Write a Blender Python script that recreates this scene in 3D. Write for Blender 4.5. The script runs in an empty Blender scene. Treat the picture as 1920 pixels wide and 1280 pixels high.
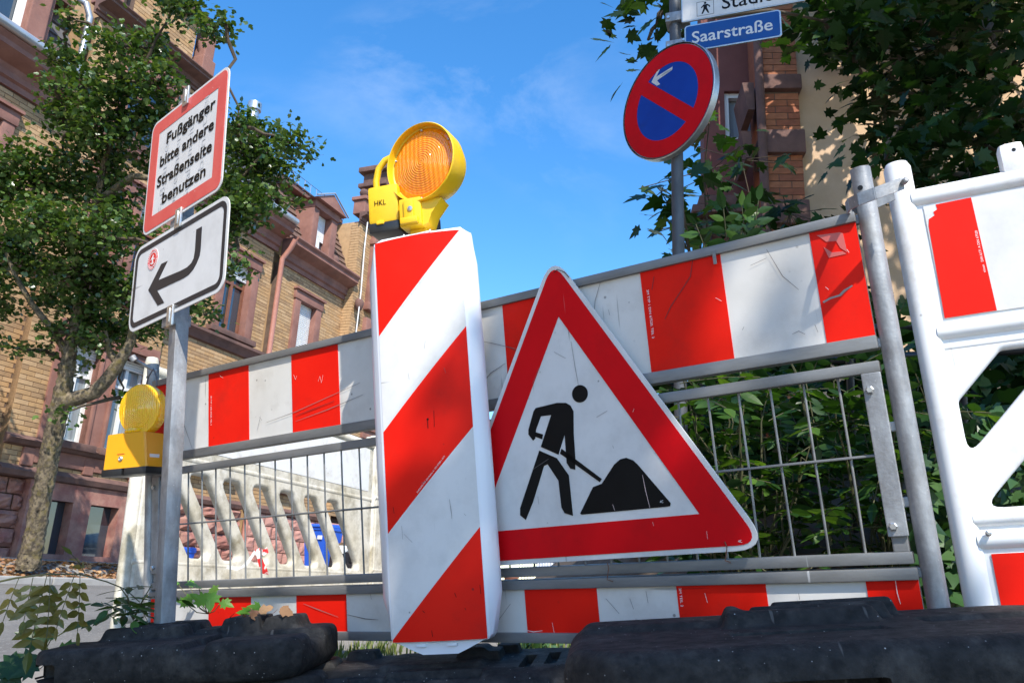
import bpy, bmesh, math, random
import numpy as np
from mathutils import Vector, Matrix

random.seed(7); np.random.seed(7)
scn = bpy.context.scene
COL = scn.collection

# ------------------------------------------------------------------ camera, sky, sun, exposure
FPX = 1520.0                                   # focal length in pixels of the 1920 px wide photograph
CR = Vector((0.9988902, 0.0470989, 0.0))       # rows of the camera-to-world rotation (x right, y down, z forward)
CF = Vector((-0.0134631, 0.2855299, 0.9582752))
CU = Vector((0.0451338, -0.9572118, 0.2858471))
cam = bpy.data.cameras.new('camera'); camo = bpy.data.objects.new('camera', cam); COL.objects.link(camo)
xr = Vector((CR.x, CF.x, CU.x)); yd = Vector((CR.y, CF.y, CU.y)); zf = Vector((CR.z, CF.z, CU.z))
m = Matrix.Identity(4)
for i in range(3):
    m[i][0] = xr[i]; m[i][1] = -yd[i]; m[i][2] = -zf[i]
camo.matrix_world = m
cam.sensor_width = 36.0; cam.lens = 36.0 * FPX / 1920.0
cam.clip_start = 0.05; cam.clip_end = 2000
scn.camera = camo

SUN_EL = math.radians(47.0)
SUN_H = Vector((0.30, -0.954, 0)).normalized()           # horizontal direction towards the sun
SUN = Vector((SUN_H.x*math.cos(SUN_EL), SUN_H.y*math.cos(SUN_EL), math.sin(SUN_EL)))
sl = bpy.data.lights.new('sun', 'SUN'); sl.energy = 5.0; sl.angle = math.radians(0.53); sl.color = (1.0, 0.95, 0.87)
so = bpy.data.objects.new('sun', sl); COL.objects.link(so)
so.rotation_euler = (-SUN).to_track_quat('-Z', 'Y').to_euler()

world = bpy.data.worlds.new('World'); scn.world = world; world.use_nodes = True
wn = world.node_tree; wn.nodes.clear()
def wnode(t, **k):
    n = wn.nodes.new(t)
    for a, b in k.items(): setattr(n, a, b)
    return n
wo = wnode('ShaderNodeOutputWorld'); wb = wnode('ShaderNodeBackground')
sky = wnode('ShaderNodeTexSky', sky_type='NISHITA', sun_disc=False, sun_elevation=SUN_EL,
            sun_rotation=math.atan2(SUN_H.x, SUN_H.y), air_density=1.0, dust_density=0.35, ozone_density=2.2, altitude=250)
hs = wnode('ShaderNodeHueSaturation'); hs.inputs['Saturation'].default_value = 1.32; hs.inputs['Value'].default_value = 2.25
tc = wnode('ShaderNodeTexCoord'); mp = wnode('ShaderNodeMapping')
mp.inputs['Rotation'].default_value = (0.35, 0.15, 0.75); mp.inputs['Scale'].default_value = (1.4, 4.2, 2.6)
mp.inputs['Location'].default_value = (0.3, 0.1, 0.2)
nz = wnode('ShaderNodeTexNoise'); nz.inputs['Scale'].default_value = 1.7; nz.inputs['Detail'].default_value = 9; nz.inputs['Roughness'].default_value = 0.62
nz.inputs['Distortion'].default_value = 0.35
nz2 = wnode('ShaderNodeTexNoise'); nz2.inputs['Scale'].default_value = 2.6; nz2.inputs['Detail'].default_value = 3
rmp = wnode('ShaderNodeMapRange'); rmp.inputs[1].default_value = 0.52; rmp.inputs[2].default_value = 0.92; rmp.inputs[4].default_value = 0.6
rm2 = wnode('ShaderNodeMapRange'); rm2.inputs[1].default_value = 0.48; rm2.inputs[2].default_value = 0.66
mul = wnode('ShaderNodeMath', operation='MULTIPLY')
mix = wnode('ShaderNodeMix', data_type='RGBA'); mix.inputs[7].default_value = (9.2, 9.8, 10.4, 1)
L = wn.links.new
L(tc.outputs['Generated'], mp.inputs['Vector']); L(mp.outputs[0], nz.inputs['Vector']); L(tc.outputs['Generated'], nz2.inputs['Vector'])
L(nz.outputs['Fac'], rmp.inputs[0]); L(nz2.outputs['Fac'], rm2.inputs[0]); L(rmp.outputs[0], mul.inputs[0]); L(rm2.outputs[0], mul.inputs[1])
L(sky.outputs[0], hs.inputs['Color']); L(hs.outputs[0], mix.inputs[6]); L(mul.outputs[0], mix.inputs[0]); L(mix.outputs[2], wb.inputs[0])
wb.inputs[1].default_value = 0.10
L(wb.outputs[0], wo.inputs[0])
vs = scn.view_settings; vs.view_transform = 'Standard'; vs.look = 'None'; vs.gamma = 1; vs.exposure = 0.52; vs.use_curve_mapping = False
scn.render.engine = 'CYCLES'

# shade cast by the tree behind the viewer: where its clumps' shadows meet the level of the camera (x, y, radius, twigs)
SHADE = [(-0.02, 2.57, 0.15, 9), (0.06, 2.36, 0.10, 3), (-0.14, 2.2, 0.10, 3), (0.32, 2.0, 0.10, 3), (-0.95, 2.12, 0.20, 13), (-0.82, 1.92, 0.18, 11), (-0.10, 1.82, 0.20, 13), (-0.30, 1.70, 0.18, 12), (0.15, 1.58, 0.20, 11),
         (0.25, 1.30, 0.28, 18), (0.62, 1.26, 0.28, 18), (1.0, 1.12, 0.28, 16), (0.4, 0.95, 0.3, 16), (0.0, 1.4, 0.28, 14), (-0.7, 1.6, 0.3, 14), (-1.25, 1.75, 0.3, 14)]

# ------------------------------------------------------------------ frames
def ray(px, py):
    a = Vector(((px-960)/FPX, (py-640)/FPX, 1.0)); return Vector((CR.dot(a), CF.dot(a), CU.dot(a)))
def at(px, py, depth): return ray(px, py)*depth
def frame(o, x, up):
    """matrix with local X along x, local Z up, local Y pointing away from the viewer"""
    x = Vector(x).normalized(); up = Vector(up); up = (up-up.dot(x)*x).normalized(); n = x.cross(up)
    M = Matrix.Identity(4)
    for i in range(3): M[i][0] = x[i]; M[i][1] = -n[i]; M[i][2] = up[i]; M[i][3] = o[i]
    return M
def onplane(M, px, py):
    """local (x, z) of the point of the frame's X-Z plane seen at a pixel"""
    d = ray(px, py); n = Vector((M[0][1], M[1][1], M[2][1])); o = M.to_translation(); t = n.dot(o)/n.dot(d)
    q = M.inverted() @ (d*t); return q.x, q.z
NS = Vector((-0.108, -0.053, 0.9927)).normalized()         # normal of the sloping pavement the barriers stand on
HC = 0.38                                                  # camera height above that pavement
EX = (Vector((1, 0, 0))-NS.x*NS).normalized(); EY = NS.cross(EX)
def site(sx, sy, sz=0): return EX*sx + EY*sy + NS*(sz-HC)
def site_frame(sx, sy, sz=0, yaw=0):
    c, s = math.cos(yaw), math.sin(yaw); return frame(site(sx, sy, sz), EX*c+EY*s, NS)

# ------------------------------------------------------------------ scene helpers
def tag(o, label=None, cat=None, group=None, kind=None):
    if label: o['label'] = label
    if cat: o['category'] = cat
    if group: o['group'] = group
    if kind: o['kind'] = kind
    return o
def thing(name, M, label, cat, group=None):
    o = bpy.data.objects.new(name, None); o.empty_display_size = 0.1; COL.objects.link(o); o.matrix_world = M
    return tag(o, label, cat, group)
def link(name, me, mat, parent=None, M=None, smooth=None):
    if smooth is not None: shade(me, smooth)
    if mat is not None and len(me.materials) == 0: me.materials.append(mat)
    o = bpy.data.objects.new(name, me); COL.objects.link(o)
    if parent is not None: o.parent = parent
    if M is not None: o.matrix_local = M
    return o
def shade(me, ang):
    me.polygons.foreach_set('use_smooth', [True]*len(me.polygons)); me.update()
    try: me.set_sharp_from_angle(angle=math.radians(ang))
    except Exception: pass
class MB:
    """collects shapes; build() links them as one mesh object"""
    def __init__(s): s.v = []; s.f = []
    def add(s, vs, fs):
        b = len(s.v); s.v += [tuple(v) for v in vs]; s.f += [tuple(b+i for i in f) for f in fs]; return s
    def box(s, x0, x1, y0, y1, z0, z1, M=None):
        vs = [Vector((x, y, z)) for z in (z0, z1) for y in (y0, y1) for x in (x0, x1)]
        if M is not None: vs = [M @ v for v in vs]
        return s.add(vs, [(0, 2, 3, 1), (4, 5, 7, 6), (0, 1, 5, 4), (2, 6, 7, 3), (0, 4, 6, 2), (1, 3, 7, 5)])
    def bbox(s, x0, x1, y0, y1, z0, z1, b=0.004, M=None):
        """box with chamfered edges"""
        bm = bmesh.new(); bmesh.ops.create_cube(bm, size=1)
        for v in bm.verts:
            v.co = Vector(((x0+x1)/2+v.co.x*(x1-x0), (y0+y1)/2+v.co.y*(y1-y0), (z0+z1)/2+v.co.z*(z1-z0)))
        bmesh.ops.bevel(bm, geom=bm.edges[:], offset=b, segments=2, affect='EDGES', profile=0.6)
        vs = [v.co.copy() for v in bm.verts]; bm.verts.index_update()
        if M is not None: vs = [M @ v for v in vs]
        fs = [[v.index for v in f.verts] for f in bm.faces]; bm.free(); return s.add(vs, fs)
    def tube(s, pts, r, seg=10, cap=True):
        pts = [Vector(p) for p in pts]; n = len(pts); rr = r if isinstance(r, (list, tuple)) else [r]*n
        vs = []; prev = None
        for i, p in enumerate(pts):
            t = (pts[min(i+1, n-1)]-pts[max(i-1, 0)]).normalized()
            if prev is None:
                a = Vector((0, 0, 1)) if abs(t.z) < 0.9 else Vector((1, 0, 0)); a = (a-a.dot(t)*t).normalized()
            else: a = (prev-prev.dot(t)*t).normalized()
            prev = a; b = t.cross(a)
            for k in range(seg):
                w = 2*math.pi*k/seg; vs.append(p+(a*math.cos(w)+b*math.sin(w))*rr[i])
        fs = [(i*seg+k, i*seg+(k+1) % seg, (i+1)*seg+(k+1) % seg, (i+1)*seg+k) for i in range(n-1) for k in range(seg)]
        if cap: fs += [tuple(reversed(range(seg))), tuple(range((n-1)*seg, n*seg))]
        return s.add(vs, fs)
    def lathe(s, prof, seg=40, M=None, closed=False):
        """profile of (radius, height) turned about local Z"""
        vs = []; fs = []
        for r, h in prof:
            for k in range(seg):
                w = 2*math.pi*k/seg; v = Vector((r*math.cos(w), r*math.sin(w), h)); vs.append(M @ v if M is not None else v)
        for i in range(len(prof)-1):
            for k in range(seg): fs.append((i*seg+k, i*seg+(k+1) % seg, (i+1)*seg+(k+1) % seg, (i+1)*seg+k))
        if not closed:
            fs.append(tuple(reversed(range(seg)))); fs.append(tuple(range((len(prof)-1)*seg, len(prof)*seg)))
        return s.add(vs, fs)
    def loft(s, secs, caps=True):
        k = len(secs[0]); vs = [v for c in secs for v in c]
        fs = [(i*k+j, i*k+(j+1) % k, (i+1)*k+(j+1) % k, (i+1)*k+j) for i in range(len(secs)-1) for j in range(k)]
        if caps: fs += [tuple(reversed(range(k))), tuple(range((len(secs)-1)*k, len(secs)*k))]
        return s.add(vs, fs)
    def prism(s, poly, y0, y1):
        """polygon given in (x, z) extruded from y0 (front) to y1 (back)"""
        n = len(poly); vs = [(x, y0, z) for x, z in poly]+[(x, y1, z) for x, z in poly]
        area = sum(poly[i][0]*poly[(i+1) % n][1]-poly[(i+1) % n][0]*poly[i][1] for i in range(n))
        a = tuple(range(n)); b = tuple(range(2*n-1, n-1, -1)); sd = [(i, n+i, n+(i+1) % n, (i+1) % n) for i in range(n)]
        fs = [a, b]+sd
        if area < 0: fs = [tuple(reversed(f)) for f in fs]
        return s.add(vs, fs)
    def mesh(s, name='m'):
        me = bpy.data.meshes.new(name); me.from_pydata(s.v, [], s.f); me.update(); return me
    def build(s, name, mat, parent=None, M=None, smooth=None):
        return link(name, s.mesh(name), mat, parent, M, smooth)
def curve_mesh(loops, ext, bev=0.0, res=3):
    """closed 2D outlines (x, z) with holes -> plate mesh centred on y = 0 with rounded rims"""
    cu = bpy.data.curves.new('c', 'CURVE'); cu.dimensions = '2D'; cu.fill_mode = 'BOTH'
    cu.extrude = max(ext-bev, 0.0001); cu.bevel_depth = bev; cu.bevel_resolution = res; cu.offset = -bev
    for lp in loops:
        sp = cu.splines.new('POLY'); sp.points.add(len(lp)-1); sp.use_cyclic_u = True
        for p, (x, z) in zip(sp.points, lp): p.co = (x, z, 0, 1)
    o = bpy.data.objects.new('c', cu); COL.objects.link(o)
    me = bpy.data.meshes.new_from_object(o.evaluated_get(bpy.context.evaluated_depsgraph_get()))
    bpy.data.objects.remove(o); bpy.data.curves.remove(cu)
    me.transform(Matrix.Rotation(math.pi/2, 4, 'X')); me.materials.clear(); return me
def plate(name, loops, y, ext, mat, parent, bev=0.0, smooth=40):
    me = curve_mesh(loops, ext, bev); me.transform(Matrix.Translation((0, y, 0))); return link(name, me, mat, parent, smooth=smooth)
def text_mesh(body, box, ext=0.0006, align='FIT', bold=0.0, rot=0.0, xs=None):
    """lettering fitted into box (x0, z0, width, cap height); width None keeps the proportion"""
    cu = bpy.data.curves.new('t', 'FONT'); cu.body = body; cu.size = 1; cu.extrude = 0.0; cu.offset = bold; cu.resolution_u = 3
    o = bpy.data.objects.new('t', cu); COL.objects.link(o)
    me = bpy.data.meshes.new_from_object(o.evaluated_get(bpy.context.evaluated_depsgraph_get()))
    bpy.data.objects.remove(o); bpy.data.curves.remove(cu); me.materials.clear()
    co = np.zeros(len(me.vertices)*3); me.vertices.foreach_get('co', co); co = co.reshape(-1, 3)
    x0, z0, w, h = box; sc = h/0.72
    sx = w/(co[:, 0].max()-co[:, 0].min()) if w else sc*(xs or 1)
    co[:, 0] = (co[:, 0]-co[:, 0].min())*sx; co[:, 1] *= sc
    if rot:
        c, s_ = math.cos(rot), math.sin(rot); co[:, 0], co[:, 1] = co[:, 0]*c-co[:, 1]*s_, co[:, 0]*s_+co[:, 1]*c
    co[:, 0] += x0; co[:, 1] += z0
    out = np.stack([co[:, 0], np.full(len(co), -ext), co[:, 1]], 1)
    me.vertices.foreach_set('co', out.ravel()); me.update(); return me
def lettering(name, body, box, y, mat, parent, **k):
    me = text_mesh(body, box, **k); me.transform(Matrix.Translation((0, y, 0))); return link(name, me, mat, parent)
def rrect(x0, x1, z0, z1, r, n=6):
    out = []
    for cx, cz, a0 in ((x1-r, z1-r, 0), (x0+r, z1-r, 90), (x0+r, z0+r, 180), (x1-r, z0+r, 270)):
        for i in range(n+1):
            a = math.radians(a0+90*i/n); out.append((cx+r*math.cos(a), cz+r*math.sin(a)))
    return out
def rpoly(pts, r, n=5):
    """polygon with rounded corners (r per corner or one number)"""
    out = []; m_ = len(pts)
    for i in range(m_):
        p = Vector(pts[i]); a = (Vector(pts[i-1])-p); b = (Vector(pts[(i+1) % m_])-p)
        rr = r[i] if isinstance(r, (list, tuple)) else r
        if rr <= 0: out.append(tuple(p)); continue
        la, lb = a.length, b.length; a.normalize(); b.normalize(); th = a.angle(b)
        t = min(rr/math.tan(th/2), la*0.48, lb*0.48)
        p0 = p+a*t; p1 = p+b*t
        for k in range(n+1):
            u = k/n; q = p0.lerp(p, u).lerp(p.lerp(p1, u), u); out.append((q.x, q.y))
    return out
def circle(cx, cz, r, n=40, a0=0, a1=360):
    full = (a1-a0) >= 360
    return [(cx+r*math.cos(math.radians(a0+(a1-a0)*i/(n if full else n-1))), cz+r*math.sin(math.radians(a0+(a1-a0)*i/(n if full else n-1)))) for i in range(n)]

# ------------------------------------------------------------------ materials
MATS = {}
def pm(name, c1, c2=None, scale=6, rough=0.5, rough2=None, metal=0.0, bump=0.0, bscale=60, spec=0.5, detail=5,
       stretch=(1, 1, 1), contrast=(0.35, 0.65), dirt=None, spots=None, scratch=None, coat=0.0, trans=0.0, sss=0.0, ior=None, leaf=False):
    """procedural principled material: two-colour noise, optional dirt patches, specks, scratches and bump"""
    if name in MATS: return MATS[name]
    mt = bpy.data.materials.new(name); mt.use_nodes = True; nt = mt.node_tree; N = nt.nodes.new; K = nt.links.new
    b = nt.nodes['Principled BSDF']
    b.inputs['Roughness'].default_value = rough; b.inputs['Metallic'].default_value = metal
    b.inputs['Specular IOR Level'].default_value = spec; b.inputs['Coat Weight'].default_value = coat
    b.inputs['Transmission Weight'].default_value = trans
    if ior: b.inputs['IOR'].default_value = ior
    if sss:
        b.inputs['Subsurface Weight'].default_value = sss; b.inputs['Subsurface Scale'].default_value = 0.02
        b.inputs['Subsurface Radius'].default_value = (1, 0.5, 0.15)
    t = N('ShaderNodeTexCoord'); mpn = N('ShaderNodeMapping'); mpn.inputs['Scale'].default_value = stretch
    K(t.outputs['Object'], mpn.inputs[0])
    def noise(sc, det=detail, src=mpn, ro=0.6):
        n = N('ShaderNodeTexNoise'); n.inputs['Scale'].default_value = sc; n.inputs['Detail'].default_value = det; n.inputs['Roughness'].default_value = ro
        K(src.outputs[0] if src is mpn else src.outputs['Object'], n.inputs['Vector']); return n
    def ramp(src, lo, hi):
        r = N('ShaderNodeMapRange'); r.inputs[1].default_value = lo; r.inputs[2].default_value = hi; K(src, r.inputs[0]); return r.outputs[0]
    col = None
    if c2 is not None:
        nn = noise(scale); f = ramp(nn.outputs['Fac'], *contrast)
        mx = N('ShaderNodeMix'); mx.data_type = 'RGBA'; mx.inputs[6].default_value = (*c1, 1); mx.inputs[7].default_value = (*c2, 1)
        K(f, mx.inputs[0]); col = mx.outputs[2]
        if rough2 is not None:
            mr = N('ShaderNodeMapRange'); mr.inputs[3].default_value = rough; mr.inputs[4].default_value = rough2; K(f, mr.inputs[0]); K(mr.outputs[0], b.inputs['Roughness'])
    else:
        rgb = N('ShaderNodeRGB'); rgb.outputs[0].default_value = (*c1, 1); col = rgb.outputs[0]
    def over(fac, c):
        nonlocal col
        mx = N('ShaderNodeMix'); mx.data_type = 'RGBA'; K(col, mx.inputs[6]); mx.inputs[7].default_value = (*c, 1); K(fac, mx.inputs[0]); col = mx.outputs[2]
    if dirt:
        c, sc, lo, hi, amt = dirt
        nn = noise(sc, 8, t, 0.7); f = ramp(nn.outputs['Fac'], lo, hi)
        m2 = N('ShaderNodeMath'); m2.operation = 'MULTIPLY'; m2.inputs[1].default_value = amt; K(f, m2.inputs[0]); over(m2.outputs[0], c)
    if scratch:
        for k, (c, sc, strx, strz, thr, amt) in enumerate(scratch):
            mm = N('ShaderNodeMapping'); mm.inputs['Scale'].default_value = (strx, 1, strz); mm.inputs['Rotation'].default_value = (0, 0.5+k*1.1, 0); mm.inputs['Location'].default_value = (k*3.1, 0, k*1.7)
            K(t.outputs['Object'], mm.inputs[0]); nn = N('ShaderNodeTexNoise'); nn.inputs['Scale'].default_value = sc; nn.inputs['Detail'].default_value = 2; K(mm.outputs[0], nn.inputs['Vector'])
            f = ramp(nn.outputs['Fac'], thr, thr+0.03); m2 = N('ShaderNodeMath'); m2.operation = 'MULTIPLY'; m2.inputs[1].default_value = amt; K(f, m2.inputs[0]); over(m2.outputs[0], c)
    if spots:
        c, sc, rad, amt = spots
        vo = N('ShaderNodeTexVoronoi'); vo.inputs['Scale'].default_value = sc; K(t.outputs['Object'], vo.inputs['Vector'])
        f = ramp(vo.outputs['Distance'], rad, rad*0.6); n3 = noise(sc*0.31, 2, t); f3 = ramp(n3.outputs['Fac'], 0.5, 0.6)
        m2 = N('ShaderNodeMath'); m2.operation = 'MULTIPLY'; K(f, m2.inputs[0]); K(f3, m2.inputs[1])
        m3 = N('ShaderNodeMath'); m3.operation = 'MULTIPLY'; m3.inputs[1].default_value = amt; K(m2.outputs[0], m3.inputs[0]); over(m3.outputs[0], c)
    K(col, b.inputs['Base Color'])
    if bump:
        nb = noise(bscale, 6, t); bp = N('ShaderNodeBump'); bp.inputs['Strength'].default_value = bump; bp.inputs['Distance'].default_value = 0.01
        K(nb.outputs['Fac'], bp.inputs['Height']); K(bp.outputs[0], b.inputs['Normal'])
    MATS[name] = mt; return mt
def leaf_mat(name, c1, c2, c3, rough=0.38, tr=0.35, spec=0.45):
    """leaf: per-leaf colour, light passing through"""
    mt = bpy.data.materials.new(name); mt.use_nodes = True; nt = mt.node_tree; N = nt.nodes.new; K = nt.links.new
    b = nt.nodes['Principled BSDF']; out = nt.nodes['Material Output']; b.inputs['Roughness'].default_value = rough; b.inputs['Specular IOR Level'].default_value = spec
    g = N('ShaderNodeNewGeometry'); oi = N('ShaderNodeObjectInfo'); ad = N('ShaderNodeMath'); ad.operation = 'ADD'; fr = N('ShaderNodeMath'); fr.operation = 'FRACT'
    K(g.outputs['Random Per Island'], ad.inputs[0]); K(oi.outputs['Random'], ad.inputs[1]); K(ad.outputs[0], fr.inputs[0])
    cr = N('ShaderNodeValToRGB'); cr.color_ramp.elements[0].color = (*c1, 1); cr.color_ramp.elements[1].color = (*c3, 1)
    e = cr.color_ramp.elements.new(0.55); e.color = (*c2, 1)
    K(fr.outputs[0], cr.inputs[0]); K(cr.outputs[0], b.inputs['Base Color'])
    tl = N('ShaderNodeBsdfTranslucent'); hv = N('ShaderNodeMix'); hv.data_type = 'RGBA'; hv.blend_type = 'MULTIPLY'; hv.inputs[0].default_value = 1
    hv.inputs[7].default_value = (1.7, 1.6, 0.5, 1); K(cr.outputs[0], hv.inputs[6]); K(hv.outputs[2], tl.inputs[0])
    ms = N('ShaderNodeMixShader'); ms.inputs[0].default_value = tr; K(b.outputs[0], ms.inputs[1]); K(tl.outputs[0], ms.inputs[2]); K(ms.outputs[0], out.inputs[0])
    MATS[name] = mt; return mt

SCRD = [((0.12, 0.11, 0.10), 9, 6, 0.35, 0.715, 0.55), ((0.15, 0.14, 0.13), 7, 0.3, 5, 0.72, 0.5), ((0.2, 0.19, 0.17), 12, 9, 0.25, 0.72, 0.5)]
M_wboard = pm('white_sheeting', (0.60, 0.575, 0.53), (0.68, 0.655, 0.61), 5, 0.45, spec=0.3, dirt=((0.33, 0.28, 0.23), 7, 0.52, 0.85, 0.5), scratch=SCRD, spots=((0.08, 0.07, 0.06), 22, 0.10, 0.7), bump=0.04, bscale=300)
M_rboard = pm('red_sheeting', (0.74, 0.010, 0.004), (0.80, 0.014, 0.005), 5, 0.45, spec=0.12, dirt=((0.30, 0.02, 0.015), 6, 0.52, 0.85, 0.5), scratch=[((0.75, 0.6, 0.55), 9, 7, 0.3, 0.76, 0.5), ((0.1, 0.01, 0.01), 7, 0.3, 5, 0.75, 0.6)], spots=((0.06, 0.02, 0.02), 22, 0.09, 0.7), bump=0.04, bscale=300)
M_wsign = pm('white_sign_sheeting', (0.68, 0.665, 0.64), (0.62, 0.605, 0.58), 4, 0.42, spec=0.3, dirt=((0.34, 0.33, 0.31), 7, 0.46, 0.85, 0.5), scratch=SCRD, spots=((0.1, 0.09, 0.08), 24, 0.08, 0.7), bump=0.03, bscale=400)
M_rsign = pm('red_sign_sheeting', (0.60, 0.003, 0.007), (0.67, 0.004, 0.008), 4, 0.45, spec=0.10, dirt=((0.34, 0.008, 0.010), 5, 0.5, 0.85, 0.6), scratch=[((0.6, 0.2, 0.2), 9, 7, 0.3, 0.77, 0.45)])
M_fade = pm('faded_red_print', (0.62, 0.075, 0.065), (0.66, 0.11, 0.09), 8, 0.45, dirt=((0.42, 0.05, 0.04), 14, 0.55, 0.8, 0.5), spots=((0.75, 0.6, 0.55), 40, 0.1, 0.6))
M_black = pm('black_print', (0.003, 0.003, 0.003), (0.006, 0.006, 0.006), 6, 0.5, spec=0.15, scratch=[((0.3, 0.3, 0.3), 8, 8, 0.3, 0.78, 0.5)])
M_navy = pm('dark_print', (0.012, 0.016, 0.024), None, rough=0.42)
M_ghost = pm('ghost_print', (0.42, 0.43, 0.44), (0.60, 0.61, 0.62), 30, 0.4)
M_galv = pm('galvanised_steel', (0.25, 0.255, 0.26), (0.40, 0.41, 0.415), 30, 0.5, 0.6, 0.45, stretch=(1, 1, 0.3), dirt=((0.13, 0.11, 0.10), 9, 0.45, 0.8, 0.8), spots=((0.62, 0.62, 0.6), 90, 0.16, 0.5), bump=0.12, bscale=120)
M_rail = pm('weathered_steel_rail', (0.15, 0.15, 0.145), (0.25, 0.25, 0.245), 18, 0.6, 0.5, 0.35, stretch=(0.2, 1, 1), dirt=((0.20, 0.10, 0.05), 7, 0.62, 0.85, 0.7), scratch=[((0.6, 0.6, 0.6), 8, 5, 0.4, 0.74, 0.5)], bump=0.05, bscale=150)
M_bright = pm('bright_zinc', (0.62, 0.62, 0.60), (0.45, 0.45, 0.44), 30, 0.32, metal=0.8)
M_plast = pm('white_plastic', (0.80, 0.80, 0.79), (0.75, 0.75, 0.74), 4, 0.36, dirt=((0.36, 0.30, 0.23), 9, 0.52, 0.8, 0.65), scratch=[((0.2, 0.18, 0.15), 9, 6, 0.3, 0.76, 0.6)], spots=((0.15, 0.12, 0.1), 26, 0.09, 0.7), sss=0.05)
M_plast2 = pm('clean_white_plastic', (0.80, 0.81, 0.83), (0.76, 0.77, 0.80), 4, 0.30, dirt=((0.48, 0.46, 0.44), 12, 0.6, 0.9, 0.4), scratch=[((0.35, 0.33, 0.3), 9, 7, 0.3, 0.77, 0.5)], sss=0.05)
M_plastd = pm('dirty_white_plastic', (0.74, 0.71, 0.63), (0.60, 0.55, 0.43), 5, 0.55, dirt=((0.20, 0.165, 0.09), 8, 0.46, 0.72, 0.85), scratch=[((0.12, 0.10, 0.07), 9, 5, 0.4, 0.73, 0.6)], bump=0.12, bscale=45)
M_rubber = pm('black_recycled_rubber', (0.016, 0.0155, 0.015), (0.032, 0.030, 0.028), 40, 0.85, 0.7, spec=0.22, dirt=((0.17, 0.15, 0.13), 14, 0.50, 0.85, 0.5), spots=((0.5, 0.48, 0.45), 75, 0.11, 0.85), bump=0.3, bscale=120, scratch=[((0.12, 0.11, 0.1), 10, 5, 0.5, 0.72, 0.7)])
M_yel = pm('yellow_plastic', (0.86, 0.54, 0.012), (0.82, 0.48, 0.010), 5, 0.38, dirt=((0.40, 0.20, 0.02), 12, 0.6, 0.85, 0.5), sss=0.1)
M_yel2 = pm('orange_yellow_plastic', (0.82, 0.36, 0.008), (0.78, 0.33, 0.008), 5, 0.34, dirt=((0.5, 0.16, 0.01), 14, 0.62, 0.8, 0.5), sss=0.1)
M_blkp = pm('black_plastic', (0.012, 0.012, 0.013), (0.025, 0.025, 0.025), 9, 0.35)
M_hook = pm('grey_wire', (0.16, 0.16, 0.17), None, rough=0.5, metal=0.6)
M_rust = pm('rusty_wire', (0.11, 0.05, 0.03), (0.2, 0.09, 0.05), 60, 0.8)
M_blue = pm('blue_sign_sheeting', (0.006, 0.045, 0.30), (0.007, 0.055, 0.34), 5, 0.42, spec=0.15, dirt=((0.02, 0.03, 0.10), 9, 0.55, 0.85, 0.6))
M_sblue = pm('blue_enamel', (0.010, 0.068, 0.25), (0.013, 0.08, 0.28), 5, 0.4, spec=0.2, dirt=((0.08, 0.09, 0.12), 16, 0.56, 0.8, 0.6))
M_grey = pm('grey_post_paint', (0.07, 0.072, 0.075), (0.11, 0.112, 0.115), 22, 0.55, metal=0.3, stretch=(1, 1, 0.3))
M_bin = pm('blue_bin_plastic', (0.015, 0.09, 0.52), (0.02, 0.11, 0.58), 5, 0.45)
M_glass = pm('window_glass', (0.03, 0.045, 0.06), None, rough=0.04, spec=1.0, coat=0.6)
M_pane = pm('pale_window_pane', (0.30, 0.34, 0.36), (0.16, 0.19, 0.21), 2, 0.08, spec=0.8, stretch=(6, 1, 0.4))
M_wht = pm('white_paint', (0.78, 0.78, 0.76), (0.70, 0.70, 0.68), 6, 0.5)
M_brown = pm('brown_timber', (0.16, 0.06, 0.035), (0.22, 0.09, 0.05), 12, 0.5)
M_stone = pm('pink_sandstone', (0.21, 0.092, 0.068), (0.29, 0.14, 0.105), 3, 0.85, dirt=((0.13, 0.08, 0.07), 2.5, 0.52, 0.8, 0.75), bump=0.25, bscale=40)
M_rock = pm('rough_red_sandstone', (0.26, 0.10, 0.08), (0.38, 0.20, 0.15), 4, 0.9, dirt=((0.10, 0.06, 0.05), 3, 0.5, 0.75, 0.8), bump=0.8, bscale=14)
M_dkst = pm('sooty_sandstone', (0.10, 0.055, 0.045), (0.17, 0.09, 0.07), 4, 0.9, bump=0.4, bscale=30)
M_mort = pm('brick_mortar', (0.11, 0.07, 0.05), (0.16, 0.105, 0.075), 9, 0.95)
M_slate = pm('grey_slate_cladding', (0.085, 0.085, 0.09), (0.12, 0.12, 0.125), 4, 0.55)
M_tile = pm('brown_roof_tile', (0.105, 0.060, 0.045), (0.16, 0.095, 0.07), 9, 0.75, dirt=((0.16, 0.15, 0.08), 6, 0.58, 0.8, 0.6), bump=0.3, bscale=40)
M_zinc = pm('zinc_gutter', (0.42, 0.44, 0.46), (0.50, 0.51, 0.52), 6, 0.4, metal=0.6)
M_pipe = pm('red_brown_pipe', (0.40, 0.17, 0.12), (0.45, 0.20, 0.15), 8, 0.5)
M_stuc = pm('ochre_stucco', (0.50, 0.34, 0.20), (0.56, 0.39, 0.25), 2.5, 0.9, dirt=((0.30, 0.21, 0.14), 1.5, 0.5, 0.85, 0.5), bump=0.2, bscale=60)
M_obk = [pm('orange_brick_%d' % i, c, tuple(x*0.75 for x in c), 12, 0.85, bump=0.3, bscale=50) for i, c in enumerate([(0.40, 0.135, 0.055), (0.44, 0.16, 0.07), (0.34, 0.11, 0.05)])]
M_ybk = [pm('yellow_brick_%d' % i, c, tuple(x*0.82 for x in c), 9, 0.85, bump=0.3, bscale=50) for i, c in enumerate([(0.44, 0.275, 0.135), (0.50, 0.32, 0.165), (0.36, 0.22, 0.11), (0.46, 0.275, 0.125)])]
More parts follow.
